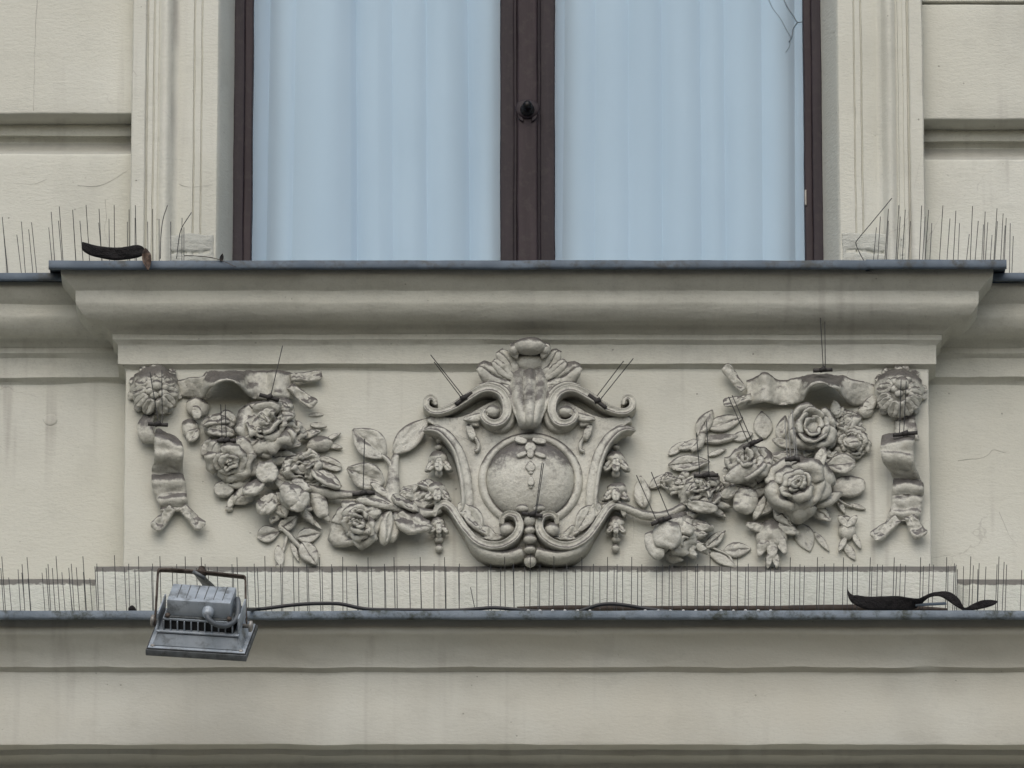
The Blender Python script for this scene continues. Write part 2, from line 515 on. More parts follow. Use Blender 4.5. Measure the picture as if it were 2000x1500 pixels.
simple('pane_line_grey', (.10, .14, .17), (.17, .21, .25), .5)

m, nt, b = nodes_of('curtain'); k = NB(nt)
c = k.mix(k.ramp(k.noise(5, (1, 1, .3), 4), .35, .7), (.42, .565, .69), (.465, .61, .735))  # white cloth; bluish shade and sky reflection put into its colour
c = k.mix(k.math('MULTIPLY', k.ramp(k.noise(70, (1, 1, 1), 3), .62, .75), .25), c, (.365, .505, .62))
k.link(c, b.inputs['Base Color']); b.inputs['Roughness'].default_value = .9; b.inputs['Specular IOR Level'].default_value = .1
k.link(k.bump(k.noise(900, (1, 1, 1), 2), .15, .0005), b.inputs['Normal'])
MAT['curtain'] = m

m = bpy.data.materials.new('glass'); m.use_nodes = True; nt = m.node_tree; nt.nodes.clear(); k = NB(nt)
o = k.n('ShaderNodeOutputMaterial'); mx = k.n('ShaderNodeMixShader'); tr = k.n('ShaderNodeBsdfTransparent'); gl = k.n('ShaderNodeBsdfGlossy'); fr = k.n('ShaderNodeFresnel')
gm = k.n('ShaderNodeNewGeometry')
k.link(k.math('ADD', 1.36, k.math('MULTIPLY', gm.outputs['Backfacing'], 1 / 1.36 - 1.36)), fr.inputs[0]); gl.inputs['Roughness'].default_value = .02; tr.inputs[0].default_value = (.97, .985, .99, 1)
k.link(fr.outputs[0], mx.inputs[0]); k.link(tr.outputs[0], mx.inputs[1]); k.link(gl.outputs[0], mx.inputs[2]); k.link(mx.outputs[0], o.inputs[0])
MAT['glass'] = m

# ------------------------------------------------------------------ setting: street
G0 = CAMP[2] - 1.5
st = mk('street', [(-400, -400, G0), (400, -400, G0), (400, 1.0, G0), (-400, 1.0, G0)], [(0, 1, 2, 3)], 'street'); st['kind'] = 'structure'
pv = box('pavement', (0, -1.6, G0 + .06), (200, 1.6, .06), 'street', bev=.02); pv['kind'] = 'structure'

# ------------------------------------------------------------------ the facade
SIDE = -0.07           # plane of the plain wall beside the projecting bay
fac = thing('building_facade', 'cream painted stucco facade with moulded sill cornice and ledge', 'building', (0, 0, G0))
XW = 2.6

# lower cornice (under the ledge)
LD, LY = .115, 1192
def pr(lst):
    return [(d, ZY(Y, d)) for d, Y in lst]
def arc(d0, Y0, d1, Y1, bulge, n=8):
    """points between two profile points, bowed by bulge metres along the outer normal (d, z)"""
    a = np.array([d0, ZY(Y0, d0)]); b2 = np.array([d1, ZY(Y1, d1)])
    t = np.linspace(0, 1, n); dirv = b2 - a; nrm = np.array([-dirv[1], dirv[0]]); nrm /= np.linalg.norm(nrm)
    if nrm[0] < 0: nrm = -nrm
    return [tuple(a + dirv * s + nrm * bulge * 4 * s * (1 - s)) for s in t]
lower = [(.018, ZY(1192, LD) + .02), (.080, ZY(1192, LD) - .004)] + pr([(.080, 1221)]) + arc(.079, 1224, .077, 1237, .002, 4) + arc(.075, 1239, .030, 1300, -.006, 12) + pr([(.029, 1303), (.016, 1313)]) + \
    pr([(.015, 1318), (.015, 1380), (.015, 1448), (.013, 1454)]) + pr([(-.03, 1464), (-.036, 1475), (-.09, 1493), (-.10, 1510), (-.10, 1600)])
run('lower_cornice', lower, -XW, XW, 'cornice', fac, wob=.0018, seed=11, yback=.3)
box('lower_wall', (0, .25, (ZY(1595, -.10) + G0) / 2), (XW, .148, (ZY(1595, -.10) - G0) / 2), 'stucco', fac)

# plinth bands with weathered upper edge
pl_top, pl_bot = ZY(1117, .018), ZY(1192, LD) - .02
prof = [(-.06, ZY(1105, 0) - .0005), (-.004, ZY(1105, 0)), (.002, ZY(1105, 0) - .002), (.018, ZY(1117, .018)), (.0195, ZY(1120, .0195)), (.0195, pl_bot)]
run('plinth_band', prof, XX(186, 1150, .018), XX(1869, 1150, .018), 'stucco_rough', fac, wob=.0011, seed=21)
profs = [(d + SIDE - .0, z) for d, z in prof[1:]]
run('plinth_band', profs, -XW, XX(190, 1150, -.05), 'stucco_rough', fac, wob=.0011, seed=22)
run('plinth_band', profs, XX(1864, 1150, -.05), XW, 'stucco_rough', fac, wob=.0011, seed=23)

# frieze: projecting panel and plain wall on both sides
pz0, pz1 = ZY(1112, 0), ZY(712, 0)
px0, px1 = XX(243, 900), XX(1816, 900)
slab('frieze_panel', px0, px1, pz0, pz1, 0.0, -.11, 'stucco', fac, bev=.0035, seed=31, wob=.0009)
slab('frieze_wall', -XW, px0 + .02, ZY(1150, SIDE), ZY(728, SIDE), SIDE, -.2, 'stucco', fac, bev=.003, seed=32)
slab('frieze_wall', px1 - .02, XW, ZY(1150, SIDE), ZY(728, SIDE), SIDE, -.2, 'stucco', fac, bev=.003, seed=33)

# sill cornice (mitred) and the string courses beside it
def sill_prof(s):
    return [(-.05 , ZY(512, .14) + .010), (.124, ZY(512, .14) - .006)] + pr([(.1245, 530), (.123, 536), (.101, 563), (.0975, 566.5)]) + \
        pr([(.0962, 568.5), (.0962, 578), (.0958, 590)]) + arc(.0955, 592, .068, 626, .0035, 9) + pr([(.064, 629)]) + arc(.048, 633, .029, 651, -.002, 7) + pr([(.026, 653), (.0255, 663), (.016, 673), (.015, 677), (.015, 710), (.013, 712), (.003, 719), (-.002, 728)])
main = sill_prof(0)
run('sill_cornice', main, px0, px1, 'moulding', fac, mitre=True, wob=.0014, seed=41, yback=.1)
sidep = [(d + SIDE, z) for d, z in main]
run('string_course', sidep, -XW, px0 + .03, 'moulding', fac, wob=.0014, seed=42, yback=.2)
run('string_course', sidep, px1 - .03, XW, 'moulding', fac, wob=.0014, seed=43, yback=.2)

# upper wall: rusticated blocks, grooves, window surround
UW = SIDE
SB = .235                                                     # underside of blocks behind the sill
LX, RX = XX(257, 300, UW), XX(1807, 300, UW)
zt = 4.0
slab('wall_block', -XW, LX + .01, SB - .05, ZY(299, UW), UW, -.25, 'stucco', fac, bev=.006, seed=51)
slab('wall_block', -XW, LX + .01, ZY(222, UW), 1.02, UW, -.25, 'stucco', fac, bev=.004, seed=52)
slab('wall_block', RX - .01, XW, SB - .05, ZY(310, UW), UW, -.25, 'stucco', fac, bev=.006, seed=53)
slab('wall_block', RX - .01, XW, ZY(233, UW), ZY(8, UW), UW, -.25, 'stucco', fac, bev=.004, seed=54)
slab('wall_block', RX - .01, XW, ZY(3, UW), 1.02, UW, -.25, 'stucco', fac, bev=.002, seed=55)
def groove(Y0, Y1, x0, x1, seed):
    a = UW
    lst = [(a - .03, ZY(Y0 - 8, a)), (a - .075, ZY(Y0 + 4, a - .075))] + arc(a - .075, Y0 + 10, a - .050, Y0 + 40, .009, 8) + pr([(a - .051, Y0 + 43), (a - .062, Y0 + 46), (a - .070, Y0 + 56)]) + arc(a - .070, Y0 + 58, a - .02, Y1 - 3, -.004, 5) + [(a - .012, ZY(Y1 + 4, a - .012)), (a - .03, ZY(Y1 + 20, a - .03))]
    run('groove_moulding', lst, x0, x1, 'moulding', fac, wob=.0009, seed=seed, yback=.24)
groove(222, 299, -XW, LX + .01, 61)
groove(233, 310, RX - .01, XW, 62)
WL, WR = XX(458, 300, -.17), XX(1604, 300, -.17)
slab('wall_block', -XW, XW, 2.32, zt, UW, -.25, 'stucco', fac, bev=.006, seed=56)
slab('wall_block', -XW, LX + .01, 1.06, 2.30, UW, -.25, 'stucco', fac, bev=.006, seed=57)
slab('wall_block', RX - .01, XW, 1.06, 2.30, UW, -.25, 'stucco', fac, bev=.006, seed=58)
slab('room_wall', -XW, XW, G0, zt, -.75, -.9, 'room_dark', fac, bev=.01, step=.5)
slab('room_wall', -XW, WL - .08, -.4, zt, -.16, -.8, 'room_dark', fac, bev=.01, step=.5)
slab('room_wall', WR + .08, XW, -.4, zt, -.16, -.8, 'room_dark', fac, bev=.01, step=.5)
slab('room_wall', WL - .1, WR + .1, 2.15, zt, -.12, -.8, 'stucco', fac, bev=.01, step=.5)
slab('room_wall', WL - .1, WR + .1, -.6, .238, -.13, -.8, 'stucco', fac, bev=.01, step=.5)

def architrave(cols, side):
    """vertical moulding: list of (pixel x, d relative to the wall)"""
    pts = [(XX(X, 300, UW + d), UW + d) for X, d in cols]
    zs = np.linspace(.20, 2.16, 80)
    G = np.array([[(x, -d, z) for z in zs] for x, d in pts])
    Q = G * np.array([4, 4, 1])
    w = .0006
    G[..., 0] += w * vnoise(Q, 17, 71 + side) + w * .6 * vnoise(Q, 53, 73 + side)
    G[..., 1] += w * vnoise(Q, 15, 75 + side)
    F = grid_faces(G.shape[0], G.shape[1])
    o = mk('window_surround', G.reshape(-1, 3), F, 'stucco', fac)
    bm = bmesh.new(); bm.from_mesh(o.data); bmesh.ops.recalc_face_normals(bm, faces=bm.faces)
    ok = sum(f.normal.y * f.calc_area() for f in bm.faces) < 0
    if not ok: bmesh.ops.reverse_faces(bm, faces=bm.faces)
    bm.to_mesh(o.data); bm.free()
    o.data.set_sharp_from_angle(angle=math.radians(33))
    return o
def roll(x0, x1, d0, d1, h, n=9):
    t = np.linspace(0, 1, n)
    return [(x0 + (x1 - x0) * s, d0 + (d1 - d0) * s + h * math.sin(math.pi * s)) for s in t]
left = [(256, -.03), (256, .040), (258, .043), (281, .043), (283, .041), (284, .033), (287, .033), (288, .037), (297, .037), (298, .033), (300, .033), (301, .036), (307, .036)] + \
    roll(309, 338, .034, .026, .013) + roll(339, 353, .025, .0225, -.0028, 6) + [(376, .023), (377.5, .019), (379, .019), (380, .0225), (391, .0225), (392, .019), (393.5, .019), (394.5, .022), (423, .021), (426, .018), (430, .008), (458, -.055), (462, -.12)]
architrave(left, 0)
right = [(1805, -.03), (1805, .040), (1803, .043), (1780, .043), (1778, .041), (1777, .033), (1774, .033), (1773, .037), (1766, .037), (1765, .034), (1756, .034), (1755, .037), (1754, .037)] + \
    roll(1752, 1724, .035, .026, .013) + roll(1723, 1708, .025, .0225, -.0028, 6) + [(1686, .023), (1684.5, .019), (1683, .019), (1682, .0225), (1672, .0225), (1671, .019), (1669.5, .019), (1668.5, .022), (1640, .021), (1637, .018), (1634, .008), (1604, -.055), (1600, -.12)]
architrave(right, 10)
# broken plaster at the feet of the surround
for (xa, xb, ya, yb, sd_) in ((305, 418, 458, 512, 1), (1645, 1772, 455, 512, 2)):
    us = np.linspace(0, 1, 60); vs = np.linspace(0, 1, 40)
    U, Vv = np.meshgrid(us, vs, indexing='ij')
    base_d = UW + .034 - .012 * (U if sd_ == 1 else 1 - U)
    Gp = P(xa + (xb - xa) * U, ya + (yb - ya) * Vv, base_d)
    edge = np.minimum(np.minimum(U, 1 - U) * 6, np.minimum(Vv * 3, 1 + 0 * Vv))
    slot = np.clip(1.6 * np.exp(-((Vv - .64 + .04 * np.sin(U * 7)) / .055) ** 2), 0, 1) * np.clip(np.minimum(U - .04, .96 - U) * 14, 0, 1) * (.75 + .35 * np.sin(U * 31))
    amp = np.clip(edge, 0, 1) * (.0004 + .0016 * fnoise(Gp, 40, 80 + sd_)) - .007 * slot
    Gp[..., 1] -= amp
    Gp[..., 0] += .004 * fnoise(Gp, 30, 90 + sd_); Gp[..., 2] += .003 * fnoise(Gp, 30, 95 + sd_)
    pillow('plaster_patch', Gp, .0012, 'peeled', fac)
# round filled dowel hole on the plain frieze wall
plug = blob(98, 820, -70, 14, 12, 2.2, fac, 'plug', .3, mat='stucco'); tag(plug, 'round filled hole with a hairline crack')

# ------------------------------------------------------------------ zinc flashings
def flashing(name, x0, x1, df, dback, zf, zback, mat, label, mitre=0.0, seed=0, lip=.0155):
    prof = [(dback, zback), (df - .006, zf + .0006), (df - .001, zf - .0002), (df, zf - .002), (df + .0005, zf - lip + .003), (df - .001, zf - lip), (df - .004, zf - lip - .0015), (df - .008, zf - lip), (df - .011, zf - .004), (dback, zback - .006)]
    o = run(name, prof, x0, x1, mat, None, mitre=False, wob=.0009, seed=seed, cap=False, sharp=45)
    me = o.data; bm = bmesh.new(); bm.from_mesh(me)
    bmesh.ops.holes_fill(bm, edges=[e for e in bm.edges if e.is_boundary], sides=0)
    bmesh.ops.recalc_face_normals(bm, faces=bm.faces); bm.to_mesh(me); bm.free()
    me.set_sharp_from_angle(angle=math.radians(45))
    tag(o, label, 'flashing')
    return o
zs_ = ZY(508, .148)
sx0, sx1, sxm = XX(95, 512, .148), XX(1966, 512, .148), XX(1695, 512, .148)
flashing('sill_flashing', sx0, sxm, .148, -.165, zs_, zs_ + .045, 'zinc', 'long blue grey zinc sheet covering the window sill', seed=101, lip=.017)
flashing('sill_flashing', sxm - .004, sx1, .1495, -.165, zs_ + .0012, zs_ + .046, 'zinc', 'short lapped zinc end piece of the window sill at right', seed=102, lip=.0175)
zss = ZY(532, .148 + SIDE)
flashing('string_flashing', -XW, sx0 + .03, .148 + SIDE, -.14, zss, zss + .03, 'zinc', 'zinc strip on the string course left of the window sill', seed=103)
flashing('string_flashing', sx1 - .03, XW, .148 + SIDE, -.14, zss, zss + .03, 'zinc', 'zinc strip on the string course right of the window sill', seed=104)
zl = ZY(LY, LD)
flashing('ledge_flashing', -XW, XW, LD, -.10, zl, zl + .022, 'zinc_mossy', 'long mossy grey zinc strip along the lower ledge under the relief', seed=105, lip=.0165)

# ------------------------------------------------------------------ window and curtains
win = thing('casement_window', 'dark brown painted double casement window above the zinc sill', 'window', (0, .17, .25))
WB, WT = .24, 2.16
def wx(X): return XX(X, 300, -.17)
def bar(name, X0, X1, d0, d1, mat, parent=win, bev=.003, z0=WB, z1=WT, seed=5):
    return slab(name, wx(X0), wx(X1), z0, z1, d0, d1, mat, parent, bev=bev, step=.05, wob=.0008, seed=seed)
bar('frame_post', 456, 478, -.165, -.235, 'frame_paint', seed=111)
bar('frame_post', 476.5, 494, -.172, -.23, 'frame_paint_brown', seed=112)
bar('frame_post', 1585, 1606, -.165, -.235, 'frame_paint', seed=113)
bar('frame_post', 1570, 1586.5, -.172, -.23, 'frame_paint_brown', seed=114)
bar('sash_stile', 977, 1006, -.176, -.225, 'frame_paint', seed=115)
bar('sash_stile', 1052, 1084, -.176, -.225, 'frame_paint', seed=116)
bar('sash_stile', 1003, 1011, -.170, -.22, 'frame_paint', seed=117)
bar('sash_stile', 1048, 1056, -.170, -.22, 'frame_paint', seed=118)
ml = bar('mullion_cover', 1010, 1050, -.156, -.215, 'frame_paint_brown', seed=119, bev=.005)
bar('bottom_rail', 470, 1600, -.18, -.225, 'frame_paint', z0=WB, z1=WB + .03)
bar('top_rail', 470, 1600, -.18, -.225, 'frame_paint', z0=WT - .05, z1=WT)
ch = bar('bare_spot', 1569.5, 1573, -.168, -.18, 'bare_wood', z0=ZY(402, -.17), z1=ZY(372, -.17), seed=120, bev=.002); tag(ch, 'small spot of flaked paint')
# knob on its plate
kp = blob(1030, 214, -153, 25, 21, 5, win, 'knob_plate', .2, mat='frame_paint')
leaf(1017, 232, -154, 20, 9, -60, win, t=2.5, name='plate_foot', mat='frame_paint', lump=.2); leaf(1043, 232, -154, 20, 9, -120, win, t=2.5, name='plate_foot', mat='frame_paint', lump=.2)
def lathe(name, c, axis, prof, mat, parent, n=20, lobes=0, amp=0.0):
    a = unit(axis); e1 = unit(np.cross(a, EX if abs(a[0]) < .8 else EZ)); e2 = np.cross(a, e1)
    ph = np.linspace(0, 2 * np.pi, n, endpoint=False)
    G = np.array([[c + a * h + (r * (1 + (amp * (h_ / max(1, len(prof) - 1)) * math.cos(lobes * p) if lobes else 0))) * (math.cos(p) * e1 + math.sin(p) * e2) for p in ph] for h_, (r, h) in enumerate(prof)])
    F = grid_faces(len(prof), n, 0, False, True)
    F.append(tuple(range(n))[::-1]); F.append(tuple((len(prof) - 1) * n + j for j in range(n)))
    o = mk(name, G.reshape(-1, 3), F, mat, parent)
    bm = bmesh.new(); bm.from_mesh(o.data); bmesh.ops.recalc_face_normals(bm, faces=bm.faces); bm.to_mesh(o.data); bm.free()
    return o
kc = P(1030, 216, -.150)
lathe('knob', kc, OUT, [(.014, 0), (.0143, .002), (.010, .005), (.007, .008), (.0065, .013), (.0085, .017), (.0098, .022), (.0085, .028), (.005, .0315), (.001, .0325)], 'black_iron', win)
# panes
def pane(X0, X1):
    o = box('pane', ((wx(X0) + wx(X1)) / 2, .203, (WB + WT) / 2), ((wx(X1) - wx(X0)) / 2, .002, (WT - WB) / 2 - .01), 'glass', win)
    return o
p1 = pane(485, 982); p2 = pane(1078, 1578)
# thin dark branching lines on the right pane
def pane_line(pts, r):
    tube('crack', [P(x, y, -.1995) for x, y in pts], r, 'pane_line_grey', p2, nv=5, seg=3)
pane_line([(1530, 2), (1538, 18), (1548, 32), (1556, 45), (1567, 44)], .0011)
pane_line([(1496, -10), (1508, 18), (1522, 36), (1535, 60), (1543, 74)], .0006)
pane_line([(1556, 46), (1548, 58), (1546, 72), (1540, 84)], .0013)
pane_line([(1543, 74), (1541, 92), (1533, 104)], .0006)

def curtain(X0, X1, folds, label, seed):
    """folds: (pixel x, kind) kind 's' shallow crease, 'd' deep step strip"""
    xs = np.arange(X0, X1 + .1, 1.25)
    dep = np.zeros_like(xs)
    fx = [X0 - 10] + [f[0] for f in folds] + [X1 + 10]
    for a, b2 in zip(fx[:-1], fx[1:]):
        m_ = (xs >= a) & (xs <= b2)
        t = (xs[m_] - a) / (b2 - a)
        dep[m_] = .0115 * np.sin(np.pi * t) ** .9 * min(1.6, (b2 - a) / 70)
    for f in folds:
        if f[1] == 'd':
            w_ = f[2]
            m_ = np.clip((xs - f[0]) / w_, 0, 1)
            dep = dep - .019 * m_ * np.clip(1 - (xs - f[0] - w_) / 45, 0, 1) ** 1.5
    zs = np.linspace(.20, 2.14, 40)
    Z, X = np.meshgrid(zs, xs)
    Dp = dep[:, None] + 0 * Z
    Q = np.stack([X * .004, Z * .6, 0 * Z], -1)
    Dp = Dp * (1 + .25 * vnoise(Q, 3, seed)) + .004 * vnoise(np.stack([X * .006, Z * 1.2, 0 * Z], -1), 1.7, seed + 1)
    xw = np.array([wx(v) for v in xs])[:, None] + (Z - .4) * (.012 * vnoise(np.stack([X * .01, 0 * Z, 0 * Z], -1), 1.0, seed + 2))
    G = np.stack([xw, .245 - Dp, Z], -1)
    o = pillow('curtain', G, .0007, 'curtain', None, OUT)
    tag(o, label, 'curtain')
curtain(488, 980, [(491, 'd', 30), (521, 's'), (571, 's'), (686, 'd', 12), (768, 's'), (835, 's'), (903, 'd', 15)], 'white pleated curtain with bluish shade in its colour behind the left window pane', 131)
curtain(1080, 1574, [(1098, 's'), (1161, 's'), (1228, 's'), (1293, 's'), (1370, 's'), (1417, 's'), (1489, 's'), (1540, 'd', 13)], 'white pleated curtain with bluish shade in its colour behind the right window pane', 132)

for o in [win] + [q for q in COL.objects if q.name.startswith('curtain')]:
    if o is win:
        for chd in win.children: chd.location += Vector((0, -.045, -.018))
        win['base'] = [0, .125, .23]
    else:
        o.location += Vector((0, -.045, -.018))

simple('crack_dirt', (.33, .32, .285), (.43, .42, .38), .9)
def wall_crack(pts, d, r=.0006):
    r = r * .62
    q = np.array([P(x, y, d) for x, y in pts])
    c = catmull(q, 6)
    c[:, 0] += .0016 * fnoise(c, 45, 5); c[:, 2] += .0016 * fnoise(c, 45, 6)
    tube('crack', c.tolist(), r, 'crack_dirt', fac, nv=5, taper=.5, seg=1)
wall_crack([(74, -10), (71, 30), (68, 90), (67, 150), (66, 216)], UW + .0002, .0009)
wall_crack([(0, 352), (30, 358), (62, 360), (92, 350)], UW); wall_crack([(152, 362), (190, 364), (225, 350), (250, 333)], UW); wall_crack([(205, 388), (208, 420), (205, 450), (212, 480)], UW)
wall_crack([(1950, 1000), (1960, 1022), (1970, 1042), (1984, 1062), (1998, 1086)], SIDE, .0008); wall_crack([(1872, 900), (1905, 897), (1928, 890), (1942, 878), (1966, 884)], SIDE, .0008); wall_crack([(1842, 1033), (1843, 1050), (1841, 1072)], SIDE)
wall_crack([(130, 1236), (165, 1244), (190, 1236), (214, 1236)], .066, .0009); wall_crack([(1236, 1008), (1238, 1040), (1232, 1080), (1234, 1098)], .0)
wall_crack([(1815, 1410), (1840, 1424), (1822, 1436)], .015); wall_crack([(842, 700), (846, 688), (838, 680)], .015)
wall_crack([(1780, 440), (1770, 441), (1800, 300)], UW + .043, .0004); wall_crack([(350, 360), (372, 364), (416, 362)], UW + .023, .0005)

# ------------------------------------------------------------------ roses
def rose(X, Y, d, R, parent, lean=(0, -.2), H=.8, seed=0, layers=None, lump=1.0, squash=1.0, ang0=0.0, label=None, warp=.10):
    """lean: tilt of the flower axis (sideways, upwards); R in mm; every petal a sheet of its own"""
    rg = random.Random(seed)
    R = R * .00086; dd = d * .001
    a = unit(OUT + lean[0] * EX + lean[1] * EZ)
    e1 = unit(EX - (EX @ a) * a); e2 = np.cross(a, e1)
    if e2[2] < 0: e2 = -e2
    c = P(X, Y, dd)
    core = blob(X, Y, d + R * 1000 * .12, R * 1000 * .66, R * 1000 * .66 * squash, R * 1000 * .5, parent, 'rose', lump, 60, seed=seed)
    if label: tag(core, label)
    if layers is None:
        #        n   r0   r1    z0   z1   span  curl  tuck
        layers = [(2, .02, .16, .45, .98, 1.7, .00, .25), (3, .10, .33, .35, .95, 1.25, .03, .22), (4, .18, .54, .22, .82, 1.02, .07, .16),
                  (5, .30, .80, .10, .60, .86, .12, .12), (5, .40, 1.02, .0, .33, .80, .16, .08)]
    nu, nv = 11, 17
    for li, (n, r0, r1, z0, z1, span, curl, tuck) in enumerate(layers):
        off = rg.uniform(0, 6.28) + ang0
        for j in range(n):
            ph = off + j * 2 * math.pi / n + rg.uniform(-.25, .25)
            k1 = rg.uniform(.84, 1.12); sp = span * rg.uniform(.80, 1.15); zz = z1 + rg.uniform(-.13, .08); cu = curl * rg.uniform(.4, 2.0); wv = rg.uniform(0, 6)
            h = np.linspace(0, 1, nu)[:, None]; s = np.linspace(-1, 1, nv)[None, :]
            wid = (.55 + .45 * np.sin(np.pi * np.clip(h * .62 + .1, 0, 1)))
            ang = ph + s * sp * wid
            rim = 1 - .20 * np.abs(s) ** 2.6 + .07 * np.sin(3.1 * s + wv) + .04 * np.sin(7.3 * s + 2 * wv)
            r = (r0 + (r1 * k1 - r0) * (h * rim) ** .8) + tuck * .5 * r1 * s * (.3 + .7 * h) * .35 + cu * np.clip((h - .66) / .34, 0, 1) ** 2 * rim
            z = (z0 + (zz - z0) * np.sin(np.clip(h * rim, 0, 1) * np.pi * .5)) * H - cu * .9 * np.clip((h - .72) / .28, 0, 1) ** 2 * rim
            G = c + (r * R)[..., None] * (np.cos(ang)[..., None] * e1 + np.sin(ang)[..., None] * e2 * squash) + ((z + 0 * s) * R)[..., None] * a
            wq = (G - c) / R
            G = G + (warp * R) * np.stack([vnoise(wq, 1.7, seed + 31), vnoise(wq, 1.7, seed + 32), vnoise(wq, 1.7, seed + 33)], -1) + (warp * .45 * R) * np.stack([vnoise(wq, 4.1, seed + 34), vnoise(wq, 4.1, seed + 35), vnoise(wq, 4.1, seed + 36)], -1)
            pillow('petal', G, R * .055 + .0009, 'relief', core, a, lump * .001, 70, seed + li * 7 + j, back=.8, edge=.45)
    return core

# ------------------------------------------------------------------ left ribbon with rosette
def rosette(X, Y, R, parent, seed, npet, knob, label):
    c = blob(X, Y, 4, R, R * .96, 42, parent, 'rosette', 2.2, 45, seed=seed, nu=18, nv=28, ridges=npet, ridge=.035)
    tag(c, label)
    rg = random.Random(seed)
    for j in range(npet):
        a = 360 / npet * j + rg.uniform(-6, 6); ar = math.radians(a)
        rr = R * .62
        leaf(X + rr * math.cos(ar), Y - rr * math.sin(ar) + 9 - 6, 36 - abs(rg.gauss(0, 2)), R * .70, R * .48, a, c, tilt=-42, cup=.25, t=5, lump=1.1, name='petal', shape='round', seed=seed + j, vein=2.0)
    for j in range(npet):
        a = 360 / npet * (j + .5) + rg.uniform(-8, 8); ar = math.radians(a)
        leaf(X + R * .93 * math.cos(ar), Y - R * .93 * math.sin(ar), 6, R * .34, R * .36, a, c, tilt=-25, t=5, lump=1.4, name='petal', shape='round', seed=seed + 40 + j)
    for j in range(7):
        a = 360 / 7 * j + rg.uniform(-10, 10); ar = math.radians(a); rr = R * .32
        blob(knob[0] + rr * math.cos(ar), knob[1] - rr * math.sin(ar) + 5, 41, 8.5, 8, 7, c, 'petal', 1.2, seed=seed + 70 + j)
    blob(knob[0], knob[1], 46, knob[2], knob[2], knob[2] * .8, c, 'knob', .5, seed=seed + 99)
    return c

rl = thing('ribbon_ornament', 'stucco ribbon with knotted rosette in the left corner of the relief panel', 'ribbon', P(303, 900, 0), 'ribbon ornaments in the panel corners')
rosette(303, 762, 50, rl, 11, 10, (306, 752, 11), 'lumpy round rosette')
# streamer to the right: sheet standing out from the wall, looped once
ribbon([(345, 758, 4, 14, 82, .3), (372, 757, 14, 18, 88, .5), (395, 757, 26, 19, 92, .6), (404, 746, 36, 22, 98, -.3), (420, 738, 46, 24, 96, -1.2), (446, 734, 50, 24, 90, -1.5), (470, 739, 42, 26, 84, -1.0), (484, 746, 28, 28, 84, -.3),
        (500, 752, 15, 29, 86, 0), (520, 752, 16, 30, 90, 0), (538, 750, 30, 30, 92, 0), (556, 752, 22, 29, 92, 0), (572, 754, 12, 27, 92, 0)], rl, t=4.5, lump=2.2, seed=21, wr=2.0, wk=30)
leaf(598, 737, 16, 62, 26, 8, rl, t=5, lump=2.2, curl=.2, shape='tail', name='ribbon_end', wav=3, tilt=-5)
leaf(591, 775, 22, 66, 27, -40, rl, t=5, lump=2.2, curl=.2, shape='tail', name='ribbon_end', wav=3, tilt=4)
# tail hanging down
ribbon([(292, 808, 8, 12, 12, 0), (284, 828, 20, 15, -8, .2), (286, 850, 26, 18, -10, .4), (296, 866, 20, 17, -4, .3)], rl, t=5, lump=1.2, seed=22)
ribbon([(325, 846, 14, 20, -22, .1), (328, 852, 40, 27, -24, 0), (330, 866, 56, 30, -20, 0), (330, 884, 55, 29, -10, 0), (329, 902, 40, 28, -4, 0), (327, 916, 20, 30, 0, 0), (327, 930, 16, 31, 2, 0), (330, 946, 24, 33, 6, 0), (333, 960, 16, 31, 6, 0), (336, 974, 21, 29, 6, 0), (340, 988, 15, 28, 4, 0), (342, 1000, 13, 28, 2, 0)], rl, t=4.5, lump=1.8, seed=23, wr=2.6, wk=46)
leaf(319, 1014, 15, 58, 28, -128, rl, t=5, lump=2.2, curl=.2, shape='tail', name='ribbon_end', wav=2)
leaf(376, 1012, 15, 60, 28, -48, rl, t=5, lump=2.2, curl=.2, shape='tail', name='ribbon_end', wav=2)

# ------------------------------------------------------------------ right ribbon with rosette
rr_ = thing('ribbon_ornament', 'stucco ribbon with round daisy rosette in the right corner of the relief panel', 'ribbon', P(1755, 900, 0), 'ribbon ornaments in the panel corners')
rosette(1756, 766, 50, rr_, 12, 13, (1762, 748, 14), 'round rosette with a button centre')
ribbon([(1712, 768, 6, 16, 100, .2), (1690, 768, 14, 21, 96, .4), (1664, 765, 22, 23, 92, .55), (1647, 755, 34, 24, 84, -.2), (1632, 746, 46, 24, 84, -1.1), (1604, 740, 52, 24, 90, -1.5), (1580, 746, 46, 25, 96, -1.2), (1566, 758, 30, 27, 96, -.3),
        (1552, 764, 18, 26, 94, 0), (1535, 766, 14, 26, 90, 0), (1515, 764, 18, 27, 90, 0), (1494, 757, 32, 31, 88, 0), (1474, 762, 18, 28, 90, 0), (1458, 768, 12, 26, 90, 0)], rr_, t=4.5, lump=2.0, seed=24, wr=2.0, wk=32)
leaf(1434, 740, 18, 64, 24, 125, rr_, t=5, lump=2.2, curl=.2, shape='tail', name='ribbon_end', wav=3)
leaf(1440, 783, 18, 56, 24, 192, rr_, t=5, lump=2.2, curl=.2, shape='tail', name='ribbon_end', wav=3)
ribbon([(1770, 812, 8, 18, 0, 0), (1768, 826, 14, 20, 6, .2), (1770, 845, 18, 22, 4, .4), (1776, 862, 22, 20, 0, .3)], rr_, t=5, lump=1.2, seed=25)
